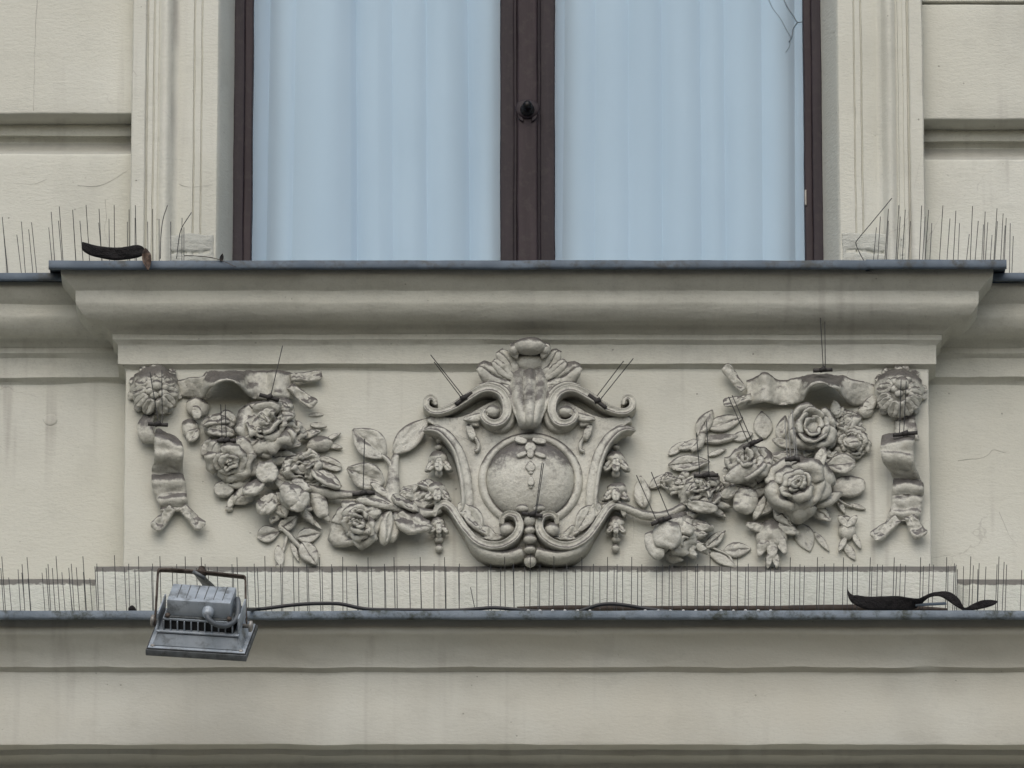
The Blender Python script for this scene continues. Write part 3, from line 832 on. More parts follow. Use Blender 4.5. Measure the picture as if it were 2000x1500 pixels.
ribbon([(1756, 850, 14, 30, 0, 0), (1755, 853, 42, 33, 4, 0), (1753, 866, 58, 33, 2, 0), (1752, 886, 60, 32, -4, 0), (1756, 906, 48, 31, -8, 0), (1765, 922, 26, 29, -8, 0), (1772, 938, 14, 28, -4, 0), (1774, 956, 24, 31, -2, 0), (1772, 972, 15, 30, 0, 0), (1770, 990, 18, 30, 0, 0), (1766, 1008, 13, 32, 0, 0), (1764, 1018, 12, 33, 0, 0)], rr_, t=4.5, lump=1.8, seed=26, wr=2.6, wk=44)
leaf(1729, 1034, 15, 64, 30, -140, rr_, t=5, lump=2.2, curl=.2, shape='tail', name='ribbon_end', wav=2)
leaf(1788, 1030, 18, 50, 34, -62, rr_, t=5, lump=2.2, curl=.2, shape='tail', name='ribbon_end', wav=2)

# ------------------------------------------------------------------ left festoon of roses
fl = thing('rose_festoon', 'stucco festoon of cabbage roses and leaves left of the cartouche', 'festoon', P(560, 1000, 0), 'rose festoons beside the cartouche')
# small knots near the ribbon
blob(386, 796, 8, 23, 21, 14, fl, 'bud', 2.0); leaf(384, 806, 22, 30, 20, -80, fl, t=6, lump=1.5, shape='round'); blob(371, 838, 6, 17, 20, 12, fl, 'bud', 2)
leaf(378, 850, 14, 36, 24, 50, fl, t=5, lump=1.5, cup=.4); leaf(404, 872, 12, 42, 20, 65, fl, t=6, lump=2, tilt=12)
leaf(422, 826, 30, 56, 30, 8, fl, t=7, lump=2.5, cup=.7, roll=-35, shape='round'); leaf(432, 844, 34, 54, 28, -8, fl, t=7, lump=2.5, cup=.5, roll=-20, shape='round'); blob(428, 834, 10, 30, 26, 22, fl, 'bud', 2.5)
leaf(446, 818, 26, 40, 26, -50, fl, t=6, lump=2, cup=.5, shape='round')
CAB = [(2, .02, .22, .5, .98, 1.7, .0, .3), (3, .12, .46, .4, .95, 1.2, .05, .3), (4, .25, .74, .25, .80, 1.0, .12, .22), (5, .38, .98, .05, .52, .85, .16, .14), (5, .45, 1.08, -.1, .22, .7, .14, .1)]
rose(523, 836, 30, 58, fl, lean=(-.18, .10), H=.95, seed=5, layers=CAB, lump=3.0, warp=.30, label='largest, knobbly rose of the left festoon')
rose(452, 902, 26, 44, fl, lean=(-.18, -.42), H=.95, seed=6, layers=CAB, lump=2.0, warp=.15, label='rounded rose facing down')
leaf(512, 880, 38, 46, 26, -25, fl, t=7, lump=1.8, cup=.4, roll=15, shape='round')
leaf(575, 850, 24, 50, 28, 20, fl, t=7, lump=2, cup=.5, shape='round'); leaf(566, 866, 24, 44, 24, -6, fl, t=7, lump=2, shape='round')
leaf(606, 848, 12, 44, 20, 18, fl, t=6, lump=2.2); leaf(622, 832, 8, 34, 14, -4, fl, t=5, lump=1.5)
blob(624, 868, 10, 26, 15, 13, fl, 'bud', 2, ang=14); leaf(650, 854, 6, 36, 11, 28, fl, t=5, lump=1); leaf(653, 872, 6, 34, 13, -14, fl, t=5, lump=1)
leaf(642, 906, 6, 54, 26, -20, fl, t=4, lump=1, vein=2, cup=.3, shape='round')
leaf(617, 810, 2, 34, 9, 4, fl, t=3, lump=.6, curl=-.3)
rose(590, 912, 22, 40, fl, lean=(.10, -.30), H=.9, seed=8, warp=.28, layers=CAB[1:4], lump=2.6, squash=.82, label='half open rose with a drooping petal')
leaf(632, 934, 34, 78, 34, -32, fl, t=7, lump=2, cup=.35, roll=-25, shape='petal')
leaf(521, 922, 48, 44, 42, 100, fl, t=9, lump=1.5, cup=-.25, vein=1.5, shape='round'); leaf(498, 952, 40, 52, 34, 35, fl, t=8, lump=1.6, cup=-.2, roll=-25)
leaf(522, 984, 34, 52, 40, 50, fl, t=7, lump=2.2, cup=-.15, vein=2, wav=2); leaf(468, 938, 18, 50, 34, 20, fl, t=6, lump=2)
leaf(540, 1000, 16, 52, 26, 65, fl, t=6, lump=2)
bd = blob(574, 972, 34, 27, 28, 26, fl, 'bud', 2.0, 40, ang=20)
leaf(566, 964, 56, 50, 34, 120, bd, t=4, lump=1.4, cup=-.6, name='petal', shape='round'); leaf(586, 978, 54, 48, 30, 60, bd, t=4, lump=1.4, cup=-.6, name='petal', shape='round'); leaf(590, 948, 44, 44, 22, -35, fl, t=6, lump=2, wav=2)
leaf(437, 955, 12, 40, 36, 10, fl, t=7, lump=1.6, shape='round'); leaf(452, 980, 8, 32, 15, 70, fl, t=5, lump=1.2); blob(447, 993, 6, 8, 7, 6, fl, 'bud', .8)
leaf(600, 1008, 14, 44, 18, -50, fl, t=6, lump=1.4, wav=2); leaf(615, 1022, 10, 40, 10, -45, fl, t=4, lump=1)
leaf(624, 986, 22, 56, 30, -75, fl, t=8, lump=1.4, cup=-.3, shape='round'); leaf(636, 1010, 16, 28, 14, -50, fl, t=6, lump=1)
for (x, y, a, l, w, dd_) in ((545, 935, 20, 66, 40, 22), (480, 965, 40, 60, 36, 14), (560, 945, -30, 60, 34, 26), (500, 905, 60, 60, 40, 24), (548, 985, 100, 56, 34, 20), (604, 945, 10, 60, 32, 20), (490, 872, -40, 54, 34, 22), (596, 985, -20, 50, 34, 18), (545, 892, 0, 70, 36, 26), (430, 872, 30, 50, 30, 16), (640, 965, -10, 60, 26, 14)):
    leaf(x, y, dd_, l, w, a, fl, t=6, lump=2.4, vein=2, wav=2, cup=-.2)
# hanging sprig below
leaf(524, 1043, 5, 46, 36, 14, fl, t=4, lump=1.0, vein=3, cup=.2); leaf(563, 1022, 9, 46, 30, 38, fl, t=4.5, lump=1.0, vein=3, cup=.2); leaf(603, 1046, 6, 48, 32, 12, fl, t=4, lump=1.0, vein=3, cup=.2)
leaf(604, 1082, 10, 56, 36, -58, fl, t=6, lump=1.4, vein=2); leaf(546, 1088, 5, 48, 20, -82, fl, t=4, lump=1); blob(546, 1106, 4, 9, 6, 5, fl, 'bud', .6)
sweep([(545, 1025, 8, 4, 4), (562, 1042, 12, 5, 5), (578, 1060, 10, 5, 5), (596, 1078, 8, 4, 4)], fl, 'stem'); sweep([(562, 1042, 8, 3, 3), (556, 1066, 6, 3, 3), (549, 1090, 5, 2, 2)], fl, 'stem'); leaf(576, 1078, 4, 44, 12, -70, fl, t=4, lump=1)
# main stem and the right hand rose
sweep([(600, 950, 18, 9, 9), (640, 962, 22, 10, 10), (676, 966, 22, 9, 9), (714, 968, 24, 10, 9), (752, 982, 26, 10, 10), (790, 998, 22, 10, 9), (836, 1002, 18, 9, 9), (862, 994, 20, 8, 9)], fl, 'stem', lump=4.5)
rose(706, 1024, 26, 50, fl, lean=(-.22, -.14), H=1.0, seed=14, lump=2.2, warp=.18, label='tight rose with folded outer petals at right')
leaf(754, 1030, 40, 74, 26, 82, fl, t=9, lump=1.5, cup=.3, roll=30, shape='round'); leaf(770, 1030, 28, 64, 24, 80, fl, t=8, lump=1.5, shape='round'); leaf(735, 984, 50, 78, 22, -14, fl, t=8, lump=1.5, cup=.3, roll=-35)
leaf(806, 1020, 34, 76, 62, -28, fl, t=8, lump=3.2, cup=-.15, tilt=10, roll=-24, vein=3, wav=3); leaf(792, 984, 34, 62, 30, -30, fl, t=7, lump=3.5, roll=-30, wav=3)
for (x, y, a, l, w) in ((815, 968, 10, 60, 26), (800, 958, 20, 50, 20), (838, 950, -10, 46, 28), (848, 972, -30, 44, 26), (826, 984, 0, 52, 22), (786, 972, 40, 48, 20), (868, 966, -50, 30, 18)):
    leaf(x, y, 16, l, w, a, fl, t=8, lump=3.2, seed=int(x), wav=2)
sweep([(762, 990, 22, 14, 12), (766, 960, 18, 15, 12), (768, 930, 14, 12, 9), (770, 905, 12, 9, 7), (774, 888, 10, 6, 5)], fl, 'stem', lump=1.4)
leaf(720, 866, 12, 84, 58, 138, fl, t=5, lump=1.3, cup=.35, vein=2.5, tilt=4); leaf(714, 930, 16, 80, 54, 155, fl, t=6, lump=1.6, cup=.3, vein=2.5, roll=-12); leaf(803, 852, 12, 100, 46, 48, fl, t=5, lump=1.2, cup=.25, vein=-1.5)
sweep([(745, 888, 10, 4, 4), (757, 898, 12, 5, 5), (766, 912, 14, 5, 5)], fl, 'stem'); leaf(745, 960, 22, 56, 18, -40, fl, t=6, lump=1.6)

# ------------------------------------------------------------------ right festoon of roses
fr_ = thing('rose_festoon', 'stucco festoon of open roses, buds and leaves right of the cartouche', 'festoon', P(1500, 1000, 0), 'rose festoons beside the cartouche')
OPEN = [(3, .06, .22, .25, .55, 1.2, .0, .2), (3, .2, .44, .2, .74, 1.3, .03, .2), (4, .34, .72, .1, .86, 1.05, .06, .16), (5, .42, 1.0, -.05, .55, .85, .10, .1)]
rose(1580, 838, 32, 50, fr_, lean=(.22, -.12), H=1.0, seed=31, layers=OPEN, lump=1.3, label='hollow open rose below the ribbon loop')
rose(1560, 956, 34, 66, fr_, lean=(-.12, -.12), H=.85, seed=32, lump=1.3, label='largest rose of the right festoon with rolled petals')
leaf(1600, 905, 52, 70, 26, 75, fr_, t=5, lump=1, shape='petal', cup=.3, roll=-20)
rose(1465, 908, 26, 46, fr_, lean=(-.25, .1), H=.9, seed=33, layers=CAB, lump=2.0, warp=.15, squash=.85, label='half open rose tilted to the left')
leaf(1448, 925, 48, 70, 40, 20, fr_, t=8, lump=1.4, cup=-.4, roll=25, shape='petal'); sweep([(1494, 905, 56, 6, 6), (1478, 922, 62, 6, 6), (1456, 936, 56, 5, 5)], fr_, 'stem', lump=1)
g1 = rose(1664, 864, 14, 35, fr_, lean=(.08, -.25), H=.7, seed=34, layers=[(9, .25, .55, .2, .75, .5, .05, 0), (11, .4, .82, .1, .6, .42, .08, 0), (12, .5, 1.0, 0, .35, .4, .1, 0)], lump=.8, label='small round many petalled flower')
blob(1667, 868, 38, 11, 10, 6, g1, 'knob', 1.5)
rose(1656, 824, 14, 30, fr_, lean=(.1, .2), H=.7, seed=35, warp=.28, layers=CAB[1:4], lump=1.6, label='small crumpled flower')
blob(1690, 803, 8, 15, 14, 12, fr_, 'bud', 1.5); leaf(1700, 788, 12, 44, 24, 55, fr_, t=6, lump=1.2); leaf(1632, 798, 26, 34, 22, 100, fr_, t=6, lump=1.5); leaf(1640, 806, 22, 30, 16, 60, fr_, t=6, lump=1.5)
leaf(1640, 908, 26, 62, 42, 8, fr_, t=6, lump=1, cup=.35, vein=1.5, shape='petal'); leaf(1657, 950, 14, 66, 46, 4, fr_, t=7, lump=1, cup=-.1, shape='round'); sweep([(1620, 955, 12, 3, 3), (1640, 978, 10, 3, 3), (1665, 990, 6, 3, 3)], fr_, 'stem'); leaf(1675, 990, 4, 34, 11, -18, fr_, t=4, lump=1)
leaf(1642, 988, 5, 40, 12, -65, fr_, t=4, lump=1)
leaf(1456, 978, 30, 54, 46, 75, fr_, t=10, lump=1.4, cup=-.35, shape='round'); leaf(1484, 992, 22, 56, 20, 65, fr_, t=8, lump=1.2); leaf(1430, 960, 24, 56, 26, 25, fr_, t=7, lump=2.5, wav=2); leaf(1500, 985, 20, 60, 30, 50, fr_, t=7, lump=2)
leaf(1620, 975, 30, 60, 26, 30, fr_, t=7, lump=1, cup=.3); leaf(1528, 838, 22, 58, 24, 78, fr_, t=6, lump=1.4, cup=.4); leaf(1535, 868, 22, 56, 22, -20, fr_, t=6, lump=2); leaf(1560, 888, 26, 60, 22, 8, fr_, t=6, lump=2); leaf(1606, 882, 26, 50, 26, -30, fr_, t=6, lump=2)
for (x, y, a, l, w, dd_) in ((1510, 905, 30, 70, 40, 22), (1512, 950, 80, 70, 36, 18), (1540, 900, -10, 66, 34, 28), (1620, 905, 60, 60, 36, 22), (1600, 1000, -40, 60, 30, 16), (1480, 955, 20, 60, 36, 18), (1620, 850, 80, 60, 34, 20), (1425, 935, 100, 50, 30, 14), (1530, 1005, -60, 60, 34, 18)):
    leaf(x, y, dd_, l, w, a, fr_, t=6, lump=2.2, vein=2, wav=2, cup=-.2)
# drooping bellflower
bf = blob(1508, 1046, 8, 30, 34, 18, fr_, 'bellflower', 2.2)
for (x, y, a, l, w) in ((1478, 1030, 165, 44, 20), (1540, 1034, -25, 46, 22), (1490, 1066, -110, 50, 22), (1508, 1072, -92, 58, 20), (1526, 1062, -72, 48, 20), (1502, 1095, -100, 34, 12), (1516, 1095, -86, 34, 12)):
    leaf(x, y, 16, l, w, a, bf, t=6, lump=1.6, name='petal', cup=-.2)
leaf(1572, 1050, 2, 62, 40, -72, fr_, t=2.5, lump=.6, vein=1); leaf(1605, 1058, 3, 50, 14, -55, fr_, t=3, lump=1)
bb = blob(1655, 1036, 6, 17, 20, 12, fr_, 'bud', 1.0); leaf(1648, 1020, 14, 34, 16, -50, bb, t=5, lump=.8, name='petal'); leaf(1663, 1020, 14, 34, 16, -130, bb, t=5, lump=.8, name='petal'); blob(1653, 1015, 8, 10, 9, 9, fr_, 'bud', .6)
leaf(1645, 1064, 8, 34, 13, -115, fr_, t=5, lump=1); leaf(1674, 1058, 6, 36, 13, -65, fr_, t=5, lump=1); leaf(1660, 1078, 3, 40, 18, -60, fr_, t=3, lump=1)
# flower and leaves towards the cartouche
rose(1370, 962, 20, 38, fr_, lean=(-.1, .15), H=.9, seed=36, layers=CAB, lump=2.8, warp=.3, label='crumpled flower with a spike clip on top')
leaf(1372, 990, 40, 60, 26, -8, fr_, t=8, lump=1.4, roll=20, shape='round'); leaf(1406, 985, 14, 44, 20, -20, fr_, t=6, lump=2.5); leaf(1402, 1000, 10, 40, 16, -35, fr_, t=5, lump=2)
leaf(1377, 826, 6, 62, 30, 62, fr_, t=6, lump=1.4, cup=.3, vein=2); leaf(1416, 826, 5, 74, 34, 18, fr_, t=4, lump=1, vein=2); leaf(1408, 858, 6, 70, 22, 8, fr_, t=6, lump=1, roll=-20); leaf(1352, 868, 6, 60, 20, 22, fr_, t=5, lump=1.2); leaf(1322, 876, 4, 44, 18, 40, fr_, t=4, lump=1)
sweep([(1372, 846, 8, 8, 7), (1366, 868, 10, 8, 7), (1350, 880, 8, 6, 5)], fr_, 'stem'); leaf(1490, 830, 3, 58, 38, 95, fr_, t=3, lump=.8, vein=1.5); leaf(1450, 852, 4, 44, 22, 15, fr_, t=4, lump=1)
leaf(1346, 906, 8, 82, 34, 6, fr_, t=5, lump=1.2, cup=.4, vein=2); leaf(1400, 884, 4, 40, 12, 20, fr_, t=4, lump=1)
rose(1318, 944, 10, 30, fr_, lean=(0, 0), H=.6, seed=37, warp=.28, layers=CAB[1:4], lump=2.4, squash=.8, label='small weathered flower')
leaf(1254, 962, 8, 68, 34, 95, fr_, t=5, lump=1.6, vein=2); leaf(1286, 940, 6, 46, 22, 40, fr_, t=5, lump=2)
sweep([(1176, 992, 22, 9, 9), (1206, 988, 26, 9, 9), (1236, 998, 22, 9, 9), (1270, 1008, 20, 10, 9), (1306, 1004, 20, 9, 9), (1336, 990, 20, 9, 9)], fr_, 'stem', lump=1.6)
leaf(1300, 1010, 20, 60, 18, 12, fr_, t=7, lump=2); leaf(1345, 1010, 18, 60, 22, 30, fr_, t=7, lump=2.4)
rose(1318, 1050, 22, 46, fr_, lean=(-.15, -.1), H=.85, seed=38, layers=CAB[2:], lump=2.0, warp=.2, label='lowest rose with a smooth round front petal')
leaf(1303, 1044, 58, 56, 56, 80, fr_, t=10, lump=1.2, cup=-.35, shape='round'); leaf(1278, 1066, 46, 60, 32, 110, fr_, t=10, lump=1.2, cup=-.2, shape='round'); leaf(1332, 1030, 50, 50, 28, -30, fr_, t=9, lump=1.4, shape='round')
for (x, y, a, l, w) in ((1352, 1062, -20, 50, 24), (1360, 1046, 10, 44, 22), (1345, 1075, -50, 44, 22), (1368, 1070, -35, 40, 18), (1372, 1030, -10, 46, 20)):
    leaf(x, y, 26, l, w, a, fr_, t=8, lump=2.4, wav=2)
leaf(1366, 1026, 16, 60, 24, -12, fr_, t=6, lump=1.4); leaf(1397, 1054, 8, 54, 24, 42, fr_, t=5, lump=1.2, vein=2); leaf(1440, 1074, 5, 54, 32, 6, fr_, t=4, lump=1, vein=2); leaf(1412, 1094, 4, 60, 22, -30, fr_, t=4, lump=1)
sweep([(1376, 1062, 8, 3, 3), (1400, 1074, 6, 3, 3), (1424, 1086, 5, 3, 3), (1434, 1108, 4, 2, 2)], fr_, 'stem')

# ------------------------------------------------------------------ cartouche
ca = thing('stucco_cartouche', 'stucco cartouche with volutes, shell crest and domed oval in the panel centre', 'cartouche', P(1034, 1100, 0))
AX = 1034
def mir(pts):
    return [(2 * AX - p[0],) + tuple(p[1:]) for p in pts]
def z3(pts):
    """points measured in an enlargement (x3, origin 780, 640)"""
    return [(780 + p[0] / 3, 640 + p[1] / 3) + tuple(p[2:]) for p in pts]
# shield body: half outline, filled as a slab with rounded edge
half = z3([(765, 420), (560, 440), (400, 520), (300, 545), (180, 535), (165, 575), (230, 590), (300, 640), (345, 740), (362, 860), (362, 980), (350, 1060), (330, 1110), (385, 1210), (430, 1290), (500, 1350), (600, 1385), (700, 1392), (765, 1392)])
hp = catmull([(x, y) for x, y in half], 4)
outline = np.vstack([hp, np.array(mir([tuple(p) for p in hp[::-1]]))[1:-1]])
def shield(outline, d, bev, lump, seed):
    pts = np.array([[p[0], p[1]] for p in outline]); cen = np.array([AX, 930.0]); n = len(pts)
    rings = []
    for f, dd in ((1.0, -.002), (1.0, d * .5), (.995, d * .8), (.985, d * .96), (.97, d), (.85, d), (.65, d), (.4, d), (.15, d)):
        q = cen + (pts - cen) * f
        # keep the true outline: build on the panel plane, then lift straight out
        b0 = P(q[:, 0], q[:, 1], 0)
        b0[:, 1] = -dd
        rings.append(b0)
    G = np.array(rings)
    G[2:, :, 1] -= lump * fnoise(G[2:], 22, seed)
    F = grid_faces(len(rings), n, 0, False, True)
    F.append(tuple((len(rings) - 1) * n + j for j in range(n)))
    o = mk('shield', G.reshape(-1, 3), F, 'relief', ca)
    bm = bmesh.new(); bm.from_mesh(o.data); bmesh.ops.recalc_face_normals(bm, faces=bm.faces); bm.to_mesh(o.data); bm.free()
shield(outline, .022, .01, .0008, 201)
# side bands
sb = z3([(152, 606, 28, 6, 16), (192, 600, 32, 9, 18), (250, 616, 33, 11, 18), (308, 672, 33, 12, 18), (352, 755, 32, 12, 17), (380, 855, 31, 12, 16), (393, 950, 30, 12, 15), (398, 1045, 28, 11, 13), (380, 1090, 26, 8, 11)])
sweep(sb, ca, 'side_band', RIM, lump=.9, seed=211); sweep(mir(sb), ca, 'side_band', [(-a, b) for a, b in RIM][::-1], lump=.9, seed=212)
# top C scrolls
ts = z3([(214, 462, 17.5, 4.3, 15.5), (206, 432, 18.6, 5.4, 16.0), (180, 422, 19.1, 5.9, 16.2), (158, 445, 19.7, 6.5, 16.4), (165, 482, 19.7, 7.0, 16.4), (205, 505, 20.2, 7.6, 16.7), (262, 500, 21.8, 7.6, 17.3), (330, 470, 24.0, 8.1, 18.3), (400, 424, 26.1, 8.6, 19.2), (468, 385, 28.3, 8.6, 20.1), (535, 374, 30.4, 9.2, 21.0), (592, 398, 31.5, 9.2, 21.5), (625, 450, 31.5, 9.2, 21.5), (630, 515, 31.5, 9.2, 21.5), (600, 565, 31.5, 9.2, 21.5), (555, 580, 31.5, 8.6, 21.5), (512, 562, 31.5, 7.6, 21.5), (490, 528, 30.4, 6.5, 21.0), (500, 500, 28.8, 4.3, 20.3)])
sweep(ts, ca, 'volute', FLAT, lump=.9, seed=221, seg=5); sweep(mir(ts), ca, 'volute', FLAT, lump=.9, seed=222, seg=5)
tso = z3([(470, 352, 18.8, 5, 14.8), (540, 340, 21.6, 6, 17.6), (610, 368, 22.7, 6, 18.7), (655, 430, 22.7, 7, 18.7), (668, 510, 22.7, 7, 18.7), (645, 580, 21.6, 7, 17.6), (590, 610, 19.4, 6, 15.4), (520, 600, 16.6, 4, 12.6)])
sweep(tso, ca, 'volute', SOFT, lump=.8, seed=223); sweep(mir(tso), ca, 'volute', SOFT, lump=.8, seed=224)
for sgn, s0 in ((1, 0), (-1, 1)):
    f = (lambda x: x) if sgn > 0 else (lambda x: 2 * AX - x)
    an = (lambda a: a) if sgn > 0 else (lambda a: 180 - a)
    blob(f(962), 804, 38, 15, 13, 13, ca, 'volute_eye', .8); blob(f(848), 786, 24, 6, 6, 7, ca, 'volute_eye', .4)
    leaf(f(935), 815, 36, 62, 18, an(16), ca, t=6, lump=1.2, curl=.3); leaf(f(921), 824, 30, 34, 16, an(150), ca, t=6, lump=1.2); leaf(f(920), 845, 28, 36, 17, an(-70), ca, t=7, lump=1.2, shape='round')
    sweep([(f(926), 852, 28, 4, 5), (f(934), 866, 28, 4, 5), (f(934), 878, 28, 4, 5), (f(927), 882, 28, 4, 5)], ca, 'tendril', lump=.6)
    # lower scrolls
    ls_ = z3([(205, 1110, 15.5, 4, 9.5), (222, 1062, 18.2, 6, 12.2), (262, 1042, 20.8, 8, 14.8), (305, 1070, 22.1, 8, 16.1), (345, 1130, 23.5, 8, 17.5), (395, 1205, 25.8, 8, 19.8), (455, 1268, 28.1, 8.5, 22.1), (530, 1298, 30.1, 9, 24.1), (610, 1290, 31.7, 9, 25.7), (675, 1248, 32.4, 9, 26.4), (706, 1185, 32.4, 8.5, 26.4), (690, 1130, 31.4, 8, 25.4), (645, 1112, 30.1, 7, 24.1), (608, 1130, 28.4, 6, 22.4), (600, 1165, 26.8, 5, 20.8)])
    if sgn < 0: ls_ = mir(ls_)
    sweep(ls_, ca, 'volute', FLAT, lump=.9, seed=231 + s0, seg=5)
    blob(f(990), 1034, 40, 14, 14, 12, ca, 'volute_eye', .6)
    # thick apron under the scroll
    ap = z3([(400, 1235, 20, 6, 20), (460, 1305, 22, 10, 22), (540, 1345, 24, 12, 24), (630, 1352, 24, 12, 24), (720, 1330, 24, 12, 24)])
    if sgn < 0: ap = mir(ap)
    sweep(ap, ca, 'apron', SOFT, lump=.8, seed=235 + s0)
    leaf(f(926), 1014, 30, 68, 34, an(-60), ca, t=6, lump=1.8, cup=.4, vein=2); leaf(f(952), 1040, 28, 56, 22, an(-35), ca, t=6, lump=2.0, wav=2); leaf(f(908), 1000, 30, 44, 26, an(-60), ca, t=6, lump=1.6)
    leaf(f(968), 1050, 26, 50, 16, an(5), ca, t=6, lump=1.8)
    # shell lobes
    leaf(f(994), 710, 34, 64, 32, an(126), ca, t=8, lump=1.0, cup=-.35, shape='petal', tilt=16, vein=3.5, wav=3); leaf(f(966), 734, 32, 76, 44, an(153), ca, t=9, lump=1.0, cup=-.35, shape='petal', tilt=14, vein=4, wav=4); leaf(f(984), 724, 36, 58, 24, an(140), ca, t=7, lump=1.0, cup=-.3, shape='petal', tilt=14, vein=3); leaf(f(978), 750, 30, 66, 26, an(165), ca, t=7, lump=.8, cup=-.3, shape='petal', vein=2)
    leaf(f(1004), 686, 50, 34, 22, an(110), ca, t=7, lump=1, shape='petal', tilt=20)
    blob(f(1004), 682, 56, 10, 12, 9, ca, 'shell_lobe', .8)
# crest bulb
blob(1036, 676, 56, 33, 17, 22, ca, 'shell_crest', 1.2); blob(1036, 704, 32, 30, 22, 13, ca, 'shell_crest', 1.0)
# fluted fan
nu, nv = 26, 41
vv = np.linspace(0, 1, nu)[:, None]; uu = np.linspace(-1, 1, nv)[None, :]
hw = np.interp(vv[:, 0], [0, .15, .35, .6, .8, 1], [36, 46, 48, 40, 28, 14])[:, None]
yy = 702 + (838 - 702) * vv
dep = np.interp(vv[:, 0], [0, .12, .35, .65, .9, 1], [22, 30, 40, 56, 60, 46])[:, None] - 15 * uu ** 2
fl_ = 4.0 * np.cos(uu * np.pi * 4) * np.sin(np.pi * np.clip(vv * 1.05, 0, 1)) + 3.0 * np.exp(-(uu / .12) ** 2) * vv
Gf = P(AX + hw * uu, yy + 0 * uu, (dep + fl_) * .001)
pillow('shell_fan', Gf, .006, 'relief', ca, OUT, .001, 55, 240)
# ring and dome
nr = 64
def ring(cx, cy, r0, r1, d, name, seed, prof):
    ph = np.linspace(0, 2 * np.pi, nr, endpoint=False)
    c = P(cx, cy, d)
    G = []
    for (rr, dd) in prof:
        G.append(np.stack([c[0] + rr * .001 * np.cos(ph), np.full(nr, -dd * .001), c[2] + rr * .001 * .985 * np.sin(ph)], -1))
    G = np.array(G)
    G[..., 1] -= .0007 * fnoise(G, 30, seed)
    F = grid_faces(len(prof), nr, 0, False, True)
    if prof[-1][0] < 2: F.append(tuple((len(prof) - 1) * nr + j for j in range(nr)))
    o = mk(name, G.reshape(-1, 3), F, 'relief', ca)
    bm = bmesh.new(); bm.from_mesh(o.data); bmesh.ops.recalc_face_normals(bm, faces=bm.faces); bm.to_mesh(o.data); bm.free()
    return o
ring(1036, 936, 0, 0, .03, 'oval_ring', 251, [(103, 14), (102, 24), (100, 28.5), (96, 31), (91, 31.5), (88, 30.5), (86, 28), (84, 22)])
dm = ring(1036, 936, 0, 0, .03, 'oval_boss', 252, [(86, 20)] + [(86 * math.cos(a), 22 + 38 * math.sin(a)) for a in np.linspace(.05, 1.53, 14)] + [(1, 60)])
def dome_d(x, y):
    q = min(1, ((x - 1036) ** 2 + (y - 925) ** 2) / 86 ** 2)
    return 22 + 38 * math.sqrt(1 - q)
for (x, y, l, w, a, sh) in ((1017, 860, 26, 16, 160, 'round'), (1053, 861, 28, 14, -12, 'round'), (1036, 874, 22, 22, 90, 'round'), (1019, 888, 22, 12, 205, 'round'), (1055, 889, 24, 11, -20, 'round'), (1036, 886, 20, 14, 90, 'round'), (1036, 911, 24, 20, -90, 'petal'), (1037, 940, 22, 14, -90, 'petal')):
    leaf(x, y, dome_d(x, y) + 1, l, w, a, ca, t=4.5, lump=.5, shape=sh, name='husk')
blob(1037, 923, dome_d(1037, 923) + 1, 4.5, 4, 3, ca, 'bead', .2); blob(1037, 951, dome_d(1037, 951) + 1, 3.5, 4, 3, ca, 'bead', .2)
blob(1020, 993, 44, 13, 9, 9, ca, 'bead', .5); blob(1053, 993, 44, 13, 9, 9, ca, 'bead', .5)
# centre drop
for (y, rx, ry, dd_) in ((1016, 12, 14, 56), (1036, 11, 10, 52), (1054, 13, 11, 50), (1074, 12, 9, 44), (1096, 12, 13, 34)):
    blob(1035, y, dd_ * .92, rx, ry, rx, ca, 'bead', .5)
sweep([(1035, 1010, 40, 8, 10), (1035, 1050, 36, 8, 10), (1035, 1104, 22, 8, 10)], ca, 'drop_stem', lump=.3)
# bellflower drops at the sides
def bellflower(X, Y, d, R, L, parent, seed):
    c0 = P(X, Y, d * .001); ax = unit(np.array([0, -.25, -1.0]))
    o = blob(X, Y - L * .08, d, R * .96, L * .46, R * .95, parent, 'bellflower', 1.6, 60, seed=int(X + Y))
    for k_, a in ((-1, -128), (0, -90), (1, -52)):
        leaf(X + k_ * R * .62, Y + L * .12, d + R * (.92 if k_ == 0 else .5), L * .78, R * .8, a, o, t=4.5, lump=1.4, name='petal', tilt=10, shape='round', vein=1.5)
    for k_, a in ((-1, -165), (1, -15)):
        leaf(X + k_ * R * 1.0, Y + L * .36, d + 2, R * .7, R * .5, a, o, t=5, lump=1.0, name='petal', tilt=15, shape='round')
    blob(X, Y + L * .5, d + 5, R * .36, R * .46, R * .36, o, 'bead', .6)
for X in (857, 1203):
    s_ = 1 if X < 1000 else -1
    dr = X - (857 if s_ > 0 else 1203)
    blob(X + 1, 860, 16, 6, 6, 7, ca, 'bead', .4); blob(X, 874, 16, 7.5, 6.5, 8, ca, 'bead', .4)
    bellflower(X, 903, 16, 21, 42, ca, 1)
    bellflower(X - 3 * s_ if s_ > 0 else X, 962, 16, 21, 38, ca, 2)
    bellflower(X, 1028, 12, 15, 34, ca, 3)
    blob(X, 1054, 8, 9, 8, 9, ca, 'bead', .4); blob(X + s_, 1071, 8, 8, 8.5, 8, ca, 'bead', .4)

